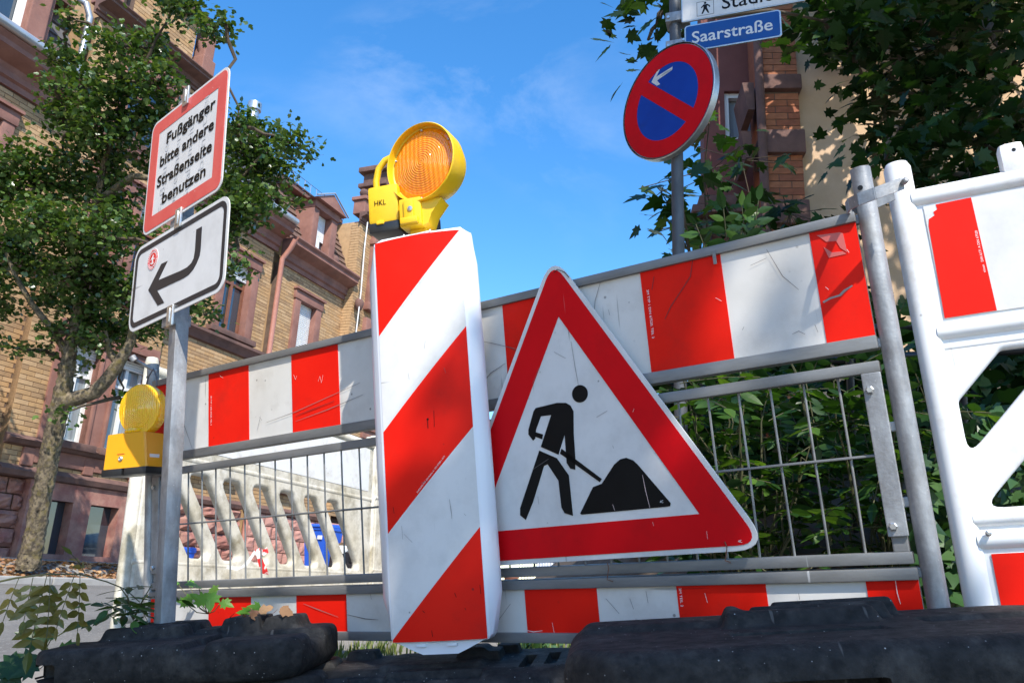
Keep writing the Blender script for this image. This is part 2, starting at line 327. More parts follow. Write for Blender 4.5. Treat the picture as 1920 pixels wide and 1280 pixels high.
M_asph = pm('asphalt', (0.13, 0.127, 0.12), (0.19, 0.185, 0.175), 60, 0.9, spots=((0.40, 0.385, 0.36), 70, 0.34, 0.8), dirt=((0.07, 0.068, 0.065), 1.6, 0.42, 0.75, 0.6), bump=0.4, bscale=220)
M_pave = pm('pavement_concrete', (0.20, 0.185, 0.165), (0.26, 0.24, 0.21), 8, 0.9, dirt=((0.14, 0.12, 0.09), 3, 0.48, 0.8, 0.7), bump=0.4, bscale=120)
M_kerb = pm('kerb_stone', (0.30, 0.29, 0.27), (0.37, 0.36, 0.34), 10, 0.9, dirt=((0.22, 0.21, 0.2), 5, 0.55, 0.8, 0.6), bump=0.3, bscale=60)
M_soil = pm('soil', (0.055, 0.04, 0.028), (0.10, 0.07, 0.045), 7, 0.95, bump=0.8, bscale=30)
M_bark = pm('mossy_bark', (0.075, 0.058, 0.04), (0.21, 0.165, 0.105), 22, 0.95, contrast=(0.42, 0.6), dirt=((0.16, 0.125, 0.035), 12, 0.5, 0.66, 0.8), bump=1.0, bscale=30)
M_twig = pm('twig', (0.06, 0.045, 0.03), (0.09, 0.065, 0.04), 20, 0.9)
M_stem = pm('green_stem', (0.07, 0.075, 0.03), (0.10, 0.09, 0.04), 20, 0.7)
LF_tree = leaf_mat('field_maple_leaf', (0.026, 0.064, 0.012), (0.056, 0.112, 0.023), (0.14, 0.205, 0.060), 0.30, 0.27)
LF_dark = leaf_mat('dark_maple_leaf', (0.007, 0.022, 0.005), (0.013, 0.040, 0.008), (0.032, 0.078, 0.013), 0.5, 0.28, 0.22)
LF_wist = leaf_mat('pinnate_leaf', (0.014, 0.045, 0.007), (0.026, 0.075, 0.012), (0.085, 0.17, 0.026), 0.38, 0.33)
LF_old = leaf_mat('bronze_leaf', (0.11, 0.10, 0.022), (0.17, 0.145, 0.03), (0.08, 0.11, 0.025), 0.35, 0.25)
LF_fresh = leaf_mat('fresh_maple_leaf', (0.09, 0.24, 0.03), (0.12, 0.30, 0.04), (0.16, 0.34, 0.06), 0.38, 0.4)
LF_ivy = leaf_mat('ivy_leaf', (0.018, 0.055, 0.016), (0.036, 0.09, 0.026), (0.085, 0.16, 0.055), 0.32, 0.2)
LF_dry = leaf_mat('dry_leaf', (0.20, 0.09, 0.045), (0.32, 0.17, 0.08), (0.48, 0.30, 0.14), 0.8, 0.1)
LF_grass = leaf_mat('grass_blade', (0.08, 0.14, 0.03), (0.14, 0.20, 0.05), (0.25, 0.24, 0.10), 0.6, 0.3)
def lens_mat(name, c, tr, wave):
    mt = bpy.data.materials.new(name); mt.use_nodes = True; nt = mt.node_tree; N = nt.nodes.new; K = nt.links.new; b = nt.nodes['Principled BSDF']
    b.inputs['Base Color'].default_value = (*c, 1); b.inputs['Roughness'].default_value = 0.10; b.inputs['Transmission Weight'].default_value = tr
    b.inputs['Coat Weight'].default_value = 1.0; b.inputs['Coat Roughness'].default_value = 0.1; b.inputs['Subsurface Weight'].default_value = 0.6; b.inputs['Subsurface Radius'].default_value = (1, 0.6, 0.1); b.inputs['Subsurface Scale'].default_value = 0.015
    t = N('ShaderNodeTexCoord'); w = N('ShaderNodeTexWave'); w.wave_type = 'BANDS'; w.bands_direction = 'X'; w.inputs['Scale'].default_value = wave; w.inputs['Distortion'].default_value = 0
    bp = N('ShaderNodeBump'); bp.inputs['Strength'].default_value = 0.4; bp.inputs['Distance'].default_value = 0.003; K(t.outputs['Object'], w.inputs[0]); K(w.outputs['Fac'], bp.inputs['Height']); K(bp.outputs[0], b.inputs['Normal'])
    MATS[name] = mt; return mt
M_lens = lens_mat('amber_lens', (1.0, 0.29, 0.002), 0.0, 22)
M_lens2 = lens_mat('yellow_lens', (1.0, 0.52, 0.006), 0.0, 30)
M_refl = pm('lamp_reflector', (0.9, 0.55, 0.1), None, rough=0.25, metal=0.8)

# ------------------------------------------------------------------ ground, road, far pavement
P0 = Vector((-7.437, 12.413, 0)); FD = Vector((0.380, 0.925, 0)).normalized(); FN = Vector((FD.y, -FD.x, 0))
def pdist(x, y): return (x-P0.x)*FN.x+(y-P0.y)*FN.y         # metres in front of the facades across the street
def street(s, p, z=0): return P0+FD*s+FN*p+Vector((0, 0, z))
def sstep(a, b, t):
    t = max(0, min(1, (t-a)/(b-a))); return t*t*(3-2*t)
def ground_z(x, y):
    xe = max(-4.5, min(1.6, x)); ye = max(-4, min(6.5, y))
    zs = (0.108*xe+0.053*ye-HC)/0.9927
    p = pdist(x, y); t = sstep(8.6, 3.2, p)
    return zs*(1-t)+(-0.27)*t
def grid_sheet(name, us, vs_, fn, mat, smooth=180):
    mb = MB(); nu, nv = len(us), len(vs_)
    mb.add([fn(u, v) for v in vs_ for u in us], [(j*nu+i, j*nu+i+1, (j+1)*nu+i+1, (j+1)*nu+i) for j in range(nv-1) for i in range(nu-1)])
    return mb.build(name, mat, smooth=smooth)
def spread(a, n, p=2.2): return [a*math.copysign(abs(t)**p, t) for t in np.linspace(-1, 1, n)]
def gfun(u, v):
    z = ground_z(u, v); p = pdist(u, v)
    if p < 8.35: z -= 0.05
    if p < 2.6: z = -0.42
    return (u, v, z)
g = grid_sheet('ground', [x*1.0 for x in spread(220, 121, 3.2)], [y+1.5 for y in spread(240, 121, 3.2)], gfun, M_pave); tag(g, kind='structure')
g.location.z = -0.004
r = grid_sheet('road', list(np.linspace(-60, 120, 181)), list(np.linspace(2.42, 8.3, 40)),
               lambda s, p: tuple(Vector((street(s, p).x, street(s, p).y, ground_z(street(s, p).x, street(s, p).y)+0.006))), M_asph); tag(r, kind='structure')
def fpz(p): return -0.185+0.17*sstep(2.3, 1.75, p)+0.06*(1-min(1, max(0, p/1.75)))
fp = grid_sheet('far_pavement', list(np.linspace(-60, 120, 91)), [-0.3, 0, 0.4, 0.9, 1.4, 1.75, 1.85, 1.95, 2.05, 2.15, 2.25, 2.31],
                lambda s, p: tuple(street(s, p, fpz(p))), M_pave); tag(fp, kind='structure')
kb = None
for i in range(-6, 24):
    mb = MB(); M0 = frame(street(i*1.0, 2.46, 0), FD, (0, 0, 1))
    if kb is None: kb = MB().bbox(0.006, 0.994, 0, 0.15, -0.45, -0.178, 0.015).mesh('kerb')
    o = link('kerb_stone', kb, M_kerb, fp); o.matrix_local = M0

# ------------------------------------------------------------------ foliage helpers
def leaf_shape(kind):
    if kind == 'maple':        # five pointed lobes
        half = [(0.0, 0.0), (0.10, -0.04), (0.30, -0.06), (0.22, 0.10), (0.50, 0.22), (0.36, 0.34), (0.44, 0.56), (0.20, 0.50), (0.17, 0.70), (0.0, 1.0)]
    elif kind == 'small':      # blunt three-lobed
        half = [(0.0, 0.0), (0.26, 0.12), (0.46, 0.42), (0.24, 0.55), (0.24, 0.82), (0.0, 1.0)]
    elif kind == 'ivy':
        half = [(0.0, 0.0), (0.20, -0.14), (0.44, 0.10), (0.30, 0.34), (0.0, 0.95)]
    else:                      # lance-shaped leaflet
        half = [(0.0, 0.0), (0.13, 0.16), (0.19, 0.42), (0.12, 0.72), (0.0, 1.0)]
    def zz(x, y): return -0.22*x*x-0.10*y*y+0.16*abs(x)
    vs = [(0, 0.0, 0)]; mid = []
    ys = [p[1] for p in half[1:-1]]
    v = []; f = []
    right = [(x, y, zz(x, y)) for x, y in half]; left = [(-x, y, zz(x, y)) for x, y in half[1:-1]]
    ctr = (0, 0.33, zz(0, 0.33)); v = [ctr]+right+left
    n = len(right); R = list(range(1, n+1)); Lf = list(range(n+1, n+1+len(left)))
    for a, b in zip(R[:-1], R[1:]): f.append((0, a, b))
    ring = [R[0]]+Lf+[R[-1]]
    for a, b in zip(ring[:-1], ring[1:]): f.append((0, b, a))
    return np.array(v, float), np.array(f, int)
LEAF = {k: leaf_shape(k) for k in ('maple', 'small', 'ivy', 'lance')}
def leaf_single(kind):
    v, f = LEAF[kind]; me = bpy.data.meshes.new('leaf_'+kind); me.from_pydata(v.tolist(), [], f.tolist()); me.update(); return me
def leaf_transforms(pos, sizes, tilt=0.7, up=None, droop=0.25):
    """random leaf orientations: blade normals lean about the up vector"""
    n = len(pos); az = np.random.rand(n)*2*np.pi; d = np.stack([np.cos(az), np.sin(az), -droop+0.5*np.random.randn(n)*tilt], 1); d /= np.linalg.norm(d, axis=1)[:, None]
    nn = np.array([[0, 0, 1.0]]) if up is None else np.array(up, float).reshape(-1, 3); nn = nn+tilt*np.random.randn(n, 3)
    nn = nn-(nn*d).sum(1)[:, None]*d; nn /= np.linalg.norm(nn, axis=1)[:, None]; xx = np.cross(d, nn)
    R = np.stack([xx, d, nn], 2)*np.array(sizes).reshape(-1, 1, 1); return R, np.array(pos)
def joined_leaves(name, kind, R, T, mat, parent, stuff=True):
    v, f = LEAF[kind]; k = len(v); n = len(T)
    V = (np.einsum('nij,kj->nki', R, v)+T[:, None, :]).reshape(-1, 3); Fc = (f[None]+(np.arange(n)*k)[:, None, None]).reshape(-1)
    me = bpy.data.meshes.new(name); me.vertices.add(len(V)); me.vertices.foreach_set('co', V.ravel()); nt = len(Fc)//3
    me.loops.add(len(Fc)); me.loops.foreach_set('vertex_index', Fc.astype(np.int32)); me.polygons.add(nt)
    me.polygons.foreach_set('loop_start', np.arange(0, len(Fc), 3, dtype=np.int32)); me.update(calc_edges=True); me.validate()
    o = link(name, me, mat, parent)
    if stuff: o['kind'] = 'stuff'
    return o
SINGLE = {}
def leaf_parts(kind, R, T, mat, parent, name='leaf'):
    key = (kind, mat.name)
    if key not in SINGLE:
        SINGLE[key] = leaf_single(kind); SINGLE[key].materials.append(mat)
    for r_, t in zip(R, T):
        o = bpy.data.objects.new(name, SINGLE[key]); COL.objects.link(o); o.parent = parent
        Mx = Matrix.Identity(4)
        for i in range(3):
            for j in range(3): Mx[i][j] = r_[i][j]
            Mx[i][3] = t[i]
        o.matrix_local = Mx
def foliage(parent, name, kind, R, T, mat, n_ind=0, org=None):
    """the leaves that show largest become single leaf parts, the rest one part"""
    W = T if org is None else T+np.array(org)
    if n_ind:
        a = np.array([list(xr), list(yd), list(zf)]); c = W @ a.T
        u = c[:, 0]/np.maximum(c[:, 2], 0.1)*FPX+960; v = c[:, 1]/np.maximum(c[:, 2], 0.1)*FPX+640
        ok = (c[:, 2] > 0.3) & (u > 0) & (u < 1920) & (v > 0) & (v < 1280)
        size = np.linalg.norm(R[:, :, 1], axis=1)/np.maximum(c[:, 2], 0.1); size[~ok] = 0
        idx = np.argsort(-size)[:n_ind]; idx = idx[size[idx] > 0]; rest = np.setdiff1d(np.arange(len(T)), idx)
        leaf_parts(kind, R[idx], T[idx], mat, parent)
        if len(rest): joined_leaves(name, kind, R[rest], T[rest], mat, parent)
    else: joined_leaves(name, kind, R, T, mat, parent, stuff=False)
def clump_points(c, rad, ntw, per, spr):
    """leaf positions in twig-end clusters through an ellipsoid"""
    out = []; c = np.array(c); rad = np.array(rad) if hasattr(rad, '__len__') else np.array([rad]*3)
    tw = []
    for _ in range(ntw):
        d = np.random.randn(3); d /= np.linalg.norm(d); e = c+d*rad*np.random.rand()**0.45; tw.append(e)
        q = e+np.random.randn(per, 3)*spr*np.array([1, 1, 0.6]); out.append(q)
    return np.concatenate(out), tw
def limb(mb, a, b, r0, r1, sag=0.0, seg=6, n=6, wig=0.04):
    a, b = Vector(a), Vector(b); pts = []; l = (b-a).length
    for i in range(n+1):
        t = i/n; p = a.lerp(b, t); k = math.sin(math.pi*t)
        pts.append(p+Vector((random.gauss(0, wig)*l*k, random.gauss(0, wig)*l*k, sag*l*k)))
    mb.tube(pts, [r0+(r1-r0)*i/n for i in range(n+1)], seg); return pts

# ------------------------------------------------------------------ houses across the street
def cells(rect, holes):
    s0, s1, z0, z1 = rect; S = sorted({s0, s1, *[h for q in holes for h in q[:2] if s0 < h < s1]}); Z = sorted({z0, z1, *[h for q in holes for h in q[2:] if z0 < h < z1]})
    for a, b in zip(S[:-1], S[1:]):
        for c, d in zip(Z[:-1], Z[1:]):
            ms, mz = (a+b)/2, (c+d)/2
            if not any(q[0] < ms < q[1] and q[2] < mz < q[3] for q in holes): yield a, b, c, d
def brick_field(parent, rects, mats, mort, n_ind=0, course=0.076, bl=0.25, thick=0.02, org=None, name='brick'):
    """bricks with recessed joints; rects: (s0, s1, z0, z1, y, holes)"""
    back = MB(); full = []; odd = []
    for s0, s1, z0, z1, y, holes in rects:
        for a, b, c, d in cells((s0, s1, z0, z1), holes): back.box(a, b, y+0.006, y+0.2, c, d)
        k = 0; z = z0
        while z+course*0.6 < z1:
            zt = min(z+course-0.010, z1); x = s0-(bl/2 if k % 2 else 0)
            while x < s1:
                a, b = max(x, s0), min(x+bl-0.010, s1)
                segs = [(a, b)]
                for h in holes:
                    if h[2] < (z+zt)/2 < h[3]:
                        ns_ = []
                        for p, q in segs:
                            if q <= h[0] or p >= h[1]: ns_.append((p, q)); continue
                            if p < h[0]: ns_.append((p, h[0]))
                            if q > h[1]: ns_.append((h[1], q))
                        segs = ns_
                for p, q in segs:
                    if q-p > 0.03:
                        (full if abs(q-p-(bl-0.010)) < 1e-3 and abs(zt-z-(course-0.010)) < 1e-3 else odd).append((p, q, y-random.uniform(0, 0.004), z, zt))
                x += bl
            z += course; k += 1
    back.build('mortar_bed', mort, parent)
    full_i = []
    if n_ind:
        Mw = parent.matrix_world
        def key(t):
            w = Mw @ Vector((t[0], t[2], t[3])); c = Vector((xr.dot(w), yd.dot(w), zf.dot(w)))
            u, v = 960+FPX*c.x/c.z, 640+FPX*c.y/c.z
            return c.z if (-5 < u < 1925 and -5 < v < 1100 and not (110 < u < 430 and 60 < v < 620)) else 999
        full.sort(key=key); full_i = full[:n_ind]; full = full[n_ind:]
    sm = []
    for mt in mats:
        b = MB(); l, hgt = bl-0.010, course-0.010
        b.add([(0, 0, 0), (l, 0, 0), (l, 0, hgt), (0, 0, hgt), (0, thick, 0), (l, thick, 0), (l, thick, hgt), (0, thick, hgt)], [(0, 1, 2, 3), (0, 4, 5, 1), (3, 2, 6, 7), (0, 3, 7, 4), (1, 5, 6, 2)])
        me = b.mesh(name); me.materials.append(mt); sm.append(me)
    for p, q, y, z, zt in full_i:
        o = bpy.data.objects.new(name, random.choice(sm)); COL.objects.link(o); o.parent = parent; o.location = (p, y, z)
    V, Fc, MI = [], [], []
    for p, q, y, z, zt in full+odd:
        b = len(V); V += [(p, y, z), (q, y, z), (q, y, zt), (p, y, zt), (p, y+thick, z), (q, y+thick, z), (q, y+thick, zt), (p, y+thick, zt)]
        Fc += [tuple(b+i for i in f) for f in ((0, 1, 2, 3), (0, 4, 5, 1), (3, 2, 6, 7), (0, 3, 7, 4), (1, 5, 6, 2))]; MI += [random.randrange(len(mats))]*5
    if V:
        me = bpy.data.meshes.new('brickwork'); me.from_pydata(V, [], Fc)
        for mt in mats: me.materials.append(mt)
        me.polygons.foreach_set('material_index', MI); me.update()
        o = bpy.data.objects.new('brickwork', me); COL.objects.link(o); o.parent = parent; o['kind'] = 'stuff'
def stone_window(parent, s0, s1, z0, z1, y, jamb=0.2, style='glass', shut=0.0, lint=0.22, sillz=0.12, mst=None):
    """opening s0..s1, z0..z1 with stone surround proud of the wall; shut = share closed by the roller blind"""
    mst = mst or M_stone
    w = MB().box(s0-0.01, s1+0.01, y+0.17, y+0.19, z0-0.01, z1+0.01).build('window', {'glass': M_glass, 'pale': M_pane, 'dark': M_blkp}[style], parent)
    su = MB(); f, b = y-0.055, y+0.20
    su.bbox(s0-jamb, s0, f, b, z0, z1, 0.012); su.bbox(s1, s1+jamb, f, b, z0, z1, 0.012); su.bbox(s0-jamb-0.03, s1+jamb+0.03, f-0.02, b, z1, z1+lint, 0.012)
    su.box(s0-jamb-0.06, s1+jamb+0.06, f-0.07, b, z1+lint, z1+lint+0.05); su.build('surround', mst, w, smooth=30)
    MB().bbox(s0-jamb-0.08, s1+jamb+0.08, y-0.15, y+0.2, z0-sillz, z0, 0.015).build('sill', M_dkst, w, smooth=30)
    fr = MB(); t = 0.055
    fr.box(s0, s0+t, y+0.12, y+0.165, z0, z1); fr.box(s1-t, s1, y+0.12, y+0.165, z0, z1); fr.box(s0+t, s1-t, y+0.12, y+0.165, z1-t, z1); fr.box(s0+t, s1-t, y+0.12, y+0.165, z0, z0+t)
    fr.box(s0+t, s1-t, y+0.122, y+0.163, z0+(z1-z0)*0.68, z0+(z1-z0)*0.68+0.05)
    fr.box((s0+s1)/2-0.035, (s0+s1)/2+0.035, y+0.118, y+0.16, z0+t, z1-t); fr.build('frame', M_brown if style == 'glass' else M_wht, w)
    if shut > 0:
        sh = MB(); zb = z1-(z1-z0)*shut; z = zb
        while z < z1-0.01:
            sh.add([(s0+0.01, y+0.10, z), (s1-0.01, y+0.10, z), (s1-0.01, y+0.085, z+0.022), (s0+0.01, y+0.085, z+0.022), (s1-0.01, y+0.10, z+0.044), (s0+0.01, y+0.10, z+0.044)], [(0, 1, 2, 3), (3, 2, 4, 5)]); z += 0.046
        sh.build('roller_shutter', M_wht, w)
    return w
def moulding(parent, name, s0, s1, prof, mat, y=0, smooth=25):
    """profile of (out, z) points swept along the facade with returned ends"""
    mb = MB(); n = len(prof)
    vs = [(s0-o*0.0, y-o, z) for o, z in prof]+[(s1, y-o, z) for o, z in prof]
    fs = [(i, n+i, n+i+1, i+1) for i in range(n-1)]+[tuple(range(n)), tuple(range(2*n-1, n-1, -1))]
    return mb.add(vs, fs).build(name, mat, parent, smooth=smooth)
def rock_blocks(parent, rects, mat, rough=1.0):
    for s0, s1, z0, z1, y in rects:
        z = z0; k = 0
        while z < z1-0.05:
            h = min(0.26+random.uniform(-0.03, 0.03), z1-z); x = s0
            while x < s1-0.05:
                w = min(random.uniform(0.32, 0.58), s1-x)
                if s1-x-w < 0.15: w = s1-x
                n = 4; vs = []; ph = random.random()*9
                for j in range(n+1):
                    for i in range(n+1):
                        u, v = i/n, j/n; e = min(u, 1-u, v, 1-v)
                        d = 0 if e == 0 else (0.05+random.uniform(-0.02, 0.05))*rough
                        vs.append((x+0.008+u*(w-0.016), y-d, z+0.008+v*(h-0.016)))
                m0 = len(vs)
                fs = [(j*(n+1)+i, j*(n+1)+i+1, (j+1)*(n+1)+i+1, (j+1)*(n+1)+i) for j in range(n) for i in range(n)]
                MB().add(vs, fs).build('stone_block', mat, parent); x += w
            z += h; k += 1
CORN = [(0, 0), (0.05, 0.0), (0.05, 0.10), (0.10, 0.13), (0.10, 0.22), (0.14, 0.30), (0.30, 0.36), (0.40, 0.42), (0.40, 0.50), (0.46, 0.56), (0.46, 0.60), (0, 0.62)]
FA = frame(P0, FD, (0, 0, 1))
A = thing('brick_house', FA, 'yellow brick house with pink sandstone surrounds and slate mansard behind the street tree', 'house')
hA = [(-2.35, -1.46, 4.7, 6.45), (-2.35, -1.46, 1.85, 3.55)]
hBay = [(0.35, 0.98, 1.85, 3.45), (1.34, 2.02, 1.85, 3.45), (0.14, 2.22, 1.45, 3.78), (0.30, 0.86, 4.7, 6.35), (1.22, 1.80, 4.7, 6.35), (0.5, 1.5, 7.3, 8.7)]
hC = [(3.70, 4.48, 4.72, 6.30), (3.70, 4.48, 1.85, 3.5)]
def infl(hs, j): return [(a-j+0.01, b+j-0.01, c-0.05, d+0.2) for a, b, c, d in hs]
brick_field(A, [(-12, -0.35, 1.36, 7.02, 0.0, infl(hA, 0.2)), (-0.35, 2.25, 1.36, 9.15, -0.14, [hBay[2]]+infl(hBay[3:], 0.16)), (2.25, 5.12, 1.36, 7.02, 0.0, infl(hC, 0.22)),
                (0.25, 1.75, 9.35, 10.6, -0.14, [])], M_ybk, M_mort, 300)
MB().box(-45, -12, 0.0, 6, -0.4, 9.3).box(-12, 5.25, 0.22, 6, -0.4, 7.3).box(-0.35, 2.25, 0.08, 4, 7.3, 9.15).box(0.25, 1.75, 0.08, 3, 9.15, 10.6).box(-0.35, -0.30, -0.135, 0.2, 1.36, 9.15).box(2.2, 2.25, -0.135, 0.2, 1.36, 9.15).build('wall_core', M_ybk[2], A)  # the longest box is an unseen plain house row, added to block sky light
for q in hA[:1]: stone_window(A, *q, 0, 0.2, 'glass', 0.2)
stone_window(A, *hA[1], 0, 0.2, 'pale')
st = MB(); y = -0.14
for a, b, c, d in cells((0.14, 2.22, 1.45, 3.78), hBay[:2]): st.box(a, b, y-0.04, y+0.2, c, d)
st.build('bay_stone_panel', M_stone, A)
stone_window(A, *hBay[0], y-0.03, 0.06, 'pale', 0.12, lint=0.12); stone_window(A, *hBay[1], y-0.03, 0.06, 'pale', 0.10, lint=0.12)
for q in hBay[3:5]: stone_window(A, *q, y, 0.16, 'glass', 0.15)
stone_window(A, *hBay[5], y, 0.18, 'glass')
stone_window(A, *hC[0], 0, 0.22, 'glass', 0.22); stone_window(A, *hC[1], 0, 0.22, 'pale')
moulding(A, 'cornice', -12, -0.36, [(o, 7.0+z) for o, z in CORN], M_stone); moulding(A, 'cornice', 2.26, 5.2, [(o, 7.0+z) for o, z in CORN], M_stone)
for a, b in ((-12, -0.40), (2.3, 5.15)):
    MB().lathe([(0.075, 0), (0.075, b-a)], 14, Matrix.Translation((a, -0.49, 7.66)) @ Matrix.Rotation(math.pi/2, 4, 'Y')).build('gutter', M_zinc, A, smooth=40)
moulding(A, 'bay_cornice', -0.5, 2.4, [(o*0.8, 9.12+z*0.5) for o, z in CORN], M_dkst, -0.14)
moulding(A, 'bay_band', -0.36, 2.26, [(0, 7.0), (0.08, 7.02), (0.12, 7.12), (0.12, 7.2), (0, 7.24)], M_stone, -0.14)
for s in (-0.25, 2.05):
    pd = MB().bbox(s-0.17, s+0.17, -0.3, 0.1, 9.43, 9.9, 0.02).build('pedestal', M_stone, A); MB().bbox(s-0.13, s+0.13, -0.26, 0.05, 9.9, 10.7, 0.03).build('finial', M_stone, pd)
moulding(A, 'gable_cap', 0.1, 1.9, [(0, 10.5), (0.15, 10.55), (0.2, 10.7), (0, 10.78)], M_dkst, -0.14)
for sgn, s in ((1, 0.1), (-1, 1.9)):
    pts = [(s-sgn*0.05, -0.1, 9.4), (s-sgn*0.30, -0.1, 9.5), (s-sgn*0.36, -0.1, 9.8), (s-sgn*0.12, -0.1, 9.95), (s, -0.1, 10.3)]
    MB().tube(pts, [0.12, 0.13, 0.11, 0.09, 0.06], 10).build('volute', M_stone, A, smooth=60)
moulding(A, 'belt_course', -12, 5.15, [(0.0, 4.32), (0.06, 4.34), (0.10, 4.44), (0.16, 4.5), (0.16, 4.56), (0, 4.58)], M_dkst, 0.0)
moulding(A, 'belt_course', -0.37, 2.27, [(0.0, 4.32), (0.06, 4.34), (0.10, 4.44), (0.16, 4.5), (0.16, 4.56), (0, 4.58)], M_dkst, -0.142)
moulding(A, 'plinth_ledge', -12, 5.15, [(0.0, 1.20), (0.07, 1.22), (0.10, 1.30), (0.02, 1.37), (0, 1.38)], M_dkst)
moulding(A, 'plinth_ledge', -0.38, 2.28, [(0.0, 1.20), (0.07, 1.22), (0.10, 1.30), (0.02, 1.37), (0, 1.38)], M_dkst, -0.142)
moulding(A, 'sill_ledge', -0.38, 2.28, [(0.0, 1.66), (0.10, 1.68), (0.16, 1.75), (0.02, 1.82), (0, 1.83)], M_dkst, -0.142)
for s in (0.05, 1.16, 2.12): MB().bbox(s-0.1, s+0.1, -0.19, 0, 1.38, 1.66, 0.02).build('bracket', M_stone, A)
rock_blocks(A, [(-7, 0.22, -0.1, 1.2, -0.02), (2.3, 5.2, -0.1, 1.2, -0.02)], M_rock)
MB().box(0.2, 0.62, -0.16, 0.1, -0.1, 1.2).box(1.02, 1.36, -0.16, 0.1, -0.1, 1.2).box(1.94, 2.3, -0.16, 0.1, -0.1, 1.2).box(0.6, 2.0, -0.158, 0.1, 0.93, 1.2).box(0.6, 2.0, -0.158, 0.1, -0.1, 0.12).build('cellar_stonework', M_rock, A)
for a, b in ((0.62, 1.02), (1.36, 1.94)): MB().box(a, b, 0.02, 0.06, 0.12, 0.93).build('cellar_window', M_glass, A)
# slate mansard with boards, dormer
def mansard(parent, s0, s1, z0, z1, y0, y1, mat, row, wid, name, gap=0.012, thick=0.02):
    n = int(round((z1-z0)/row)); u = Vector((0, y1-y0, z1-z0)); un = u.normalized(); nn = Vector((0, -un.z, un.y)); cache = {}
    MB().add([(s0, y0+0.03, z0), (s1, y0+0.03, z0), (s1, y1+0.03, z1), (s0, y1+0.03, z1)], [(0, 1, 2, 3)]).build('roof_deck', M_blkp, parent)
    for k in range(n):
        x = s0-(wid/2 if k % 2 else 0); l = u.length/n
        while x < s1-0.02:
            a, b = max(x, s0), min(x+wid, s1); w = round(b-a-gap, 3)
            if w > 0.03:
                if w not in cache:
                    mb = MB(); mb.add([tuple(Vector((0, 0, 0))+nn*(thick+0.015)), (w, *(nn*(thick+0.015))[1:]), tuple(Vector((w, 0, 0))+un*(l+0.02)), tuple(un*(l+0.02)),
                                       (0, *(nn*0.003)[1:]), (w, *(nn*0.003)[1:])], [(0, 1, 2, 3), (0, 4, 5, 1)]); cache[w] = mb.mesh(name); cache[w].materials.append(mat)
                o = bpy.data.objects.new(name, cache[w]); COL.objects.link(o); o.parent = parent; o.location = Vector((a, y0, z0))+u*(k/n)+nn*random.uniform(0, 0.004)
            x += wid
mansard(A, -12, -0.36, 7.66, 9.3, -0.05, 0.75, M_slate, 0.30, 1.6, 'slate_board'); mansard(A, 2.26, 5.2, 7.66, 9.3, -0.05, 0.75, M_slate, 0.30, 0.8, 'slate_board')
MB().box(-12, -0.5, 0.35, 4, 9.3, 9.42).box(2.4, 5.2, 0.35, 4, 9.3, 9.42).build('roof_eaves', M_dkst, A)
MB().tube([(-0.62, 0.1, 9.35), (-0.62, -0.1, 9.2), (-0.52, -0.12, 9.0), (-0.50, -0.08, 8.0), (-0.50, -0.45, 7.7)], 0.055, 12).build('downpipe', M_zinc, A, smooth=40)
dm = MB().bbox(-3.2, -1.30, -0.28, 0.2, 7.66, 7.72, 0.02).bbox(-1.62, -1.30, -0.28, 0.2, 7.71, 9.2, 0.02).bbox(-3.2, -2.9, -0.28, 0.2, 7.71, 9.2, 0.02).build('dormer', M_stone, A); MB().bbox(-1.28, -1.20, -0.2, 0.3, 7.9, 9.3, 0.02).build('jamb', M_stone, dm)
MB().box(-2.9, -1.62, -0.06, -0.04, 7.75, 9.2).build('pane', M_glass, dm); MB().box(-1.72, -1.62, -0.14, -0.07, 7.72, 9.2).box(-2.9, -1.72, -0.14, -0.07, 7.72, 7.8).build('frame', M_wht, dm)
sh = MB(); [sh.box(-2.9, -1.72, -0.115, -0.09, 8.55+k*0.05, 8.55+k*0.05+0.044) for k in range(13)]; sh.build('roller_shutter', M_wht, dm)
MB().add([(-3.4, -0.4, 9.2), (-1.0, -0.4, 9.2), (-1.0, 0.6, 9.2), (-3.4, 0.6, 9.2), (-2.2, -0.4, 9.9), (-2.2, 0.8, 9.9)], [(0, 1, 4), (1, 2, 5, 4), (3, 0, 4, 5), (0, 3, 2, 1)]).build('pediment', M_stone, dm)
MB().lathe([(0.05, 0), (0.15, 0.03), (0.15, 0.1), (0.09, 0.13)], 18, Matrix.Translation((-1.12, -0.2, 7.86)) @ Matrix.Rotation(math.pi/2, 4, 'X')).build('scroll', M_dkst, dm, smooth=50)
CHF = FA @ Matrix.Translation((0, 1.2, 0)); cs0, cz0 = onplane(CHF, 453, 262); cs1, cz1 = onplane(CHF, 482, 262); fs0, fz1 = onplane(CHF, 468, 186); _, fz0 = onplane(CHF, 466, 240)
cm = (cs0+cs1)/2; cw = (cs1-cs0)/2
ch = MB().bbox(cm-cw, cm+cw, 1.2-cw, 1.2+cw, 9.2, fz0-0.15, 0.02).bbox(cm-cw-0.06, cm+cw+0.06, 1.14-cw, 1.26+cw, fz0-0.15, fz0, 0.02).build('chimney', M_dkst, A)
MB().lathe([(0.13, fz0), (0.13, fz1-0.2), (0.17, fz1-0.2), (0.17, fz1), (0.02, fz1+0.03)], 16, Matrix.Translation((cm, 1.2, 0))).build('flue', M_bright, ch, smooth=40)

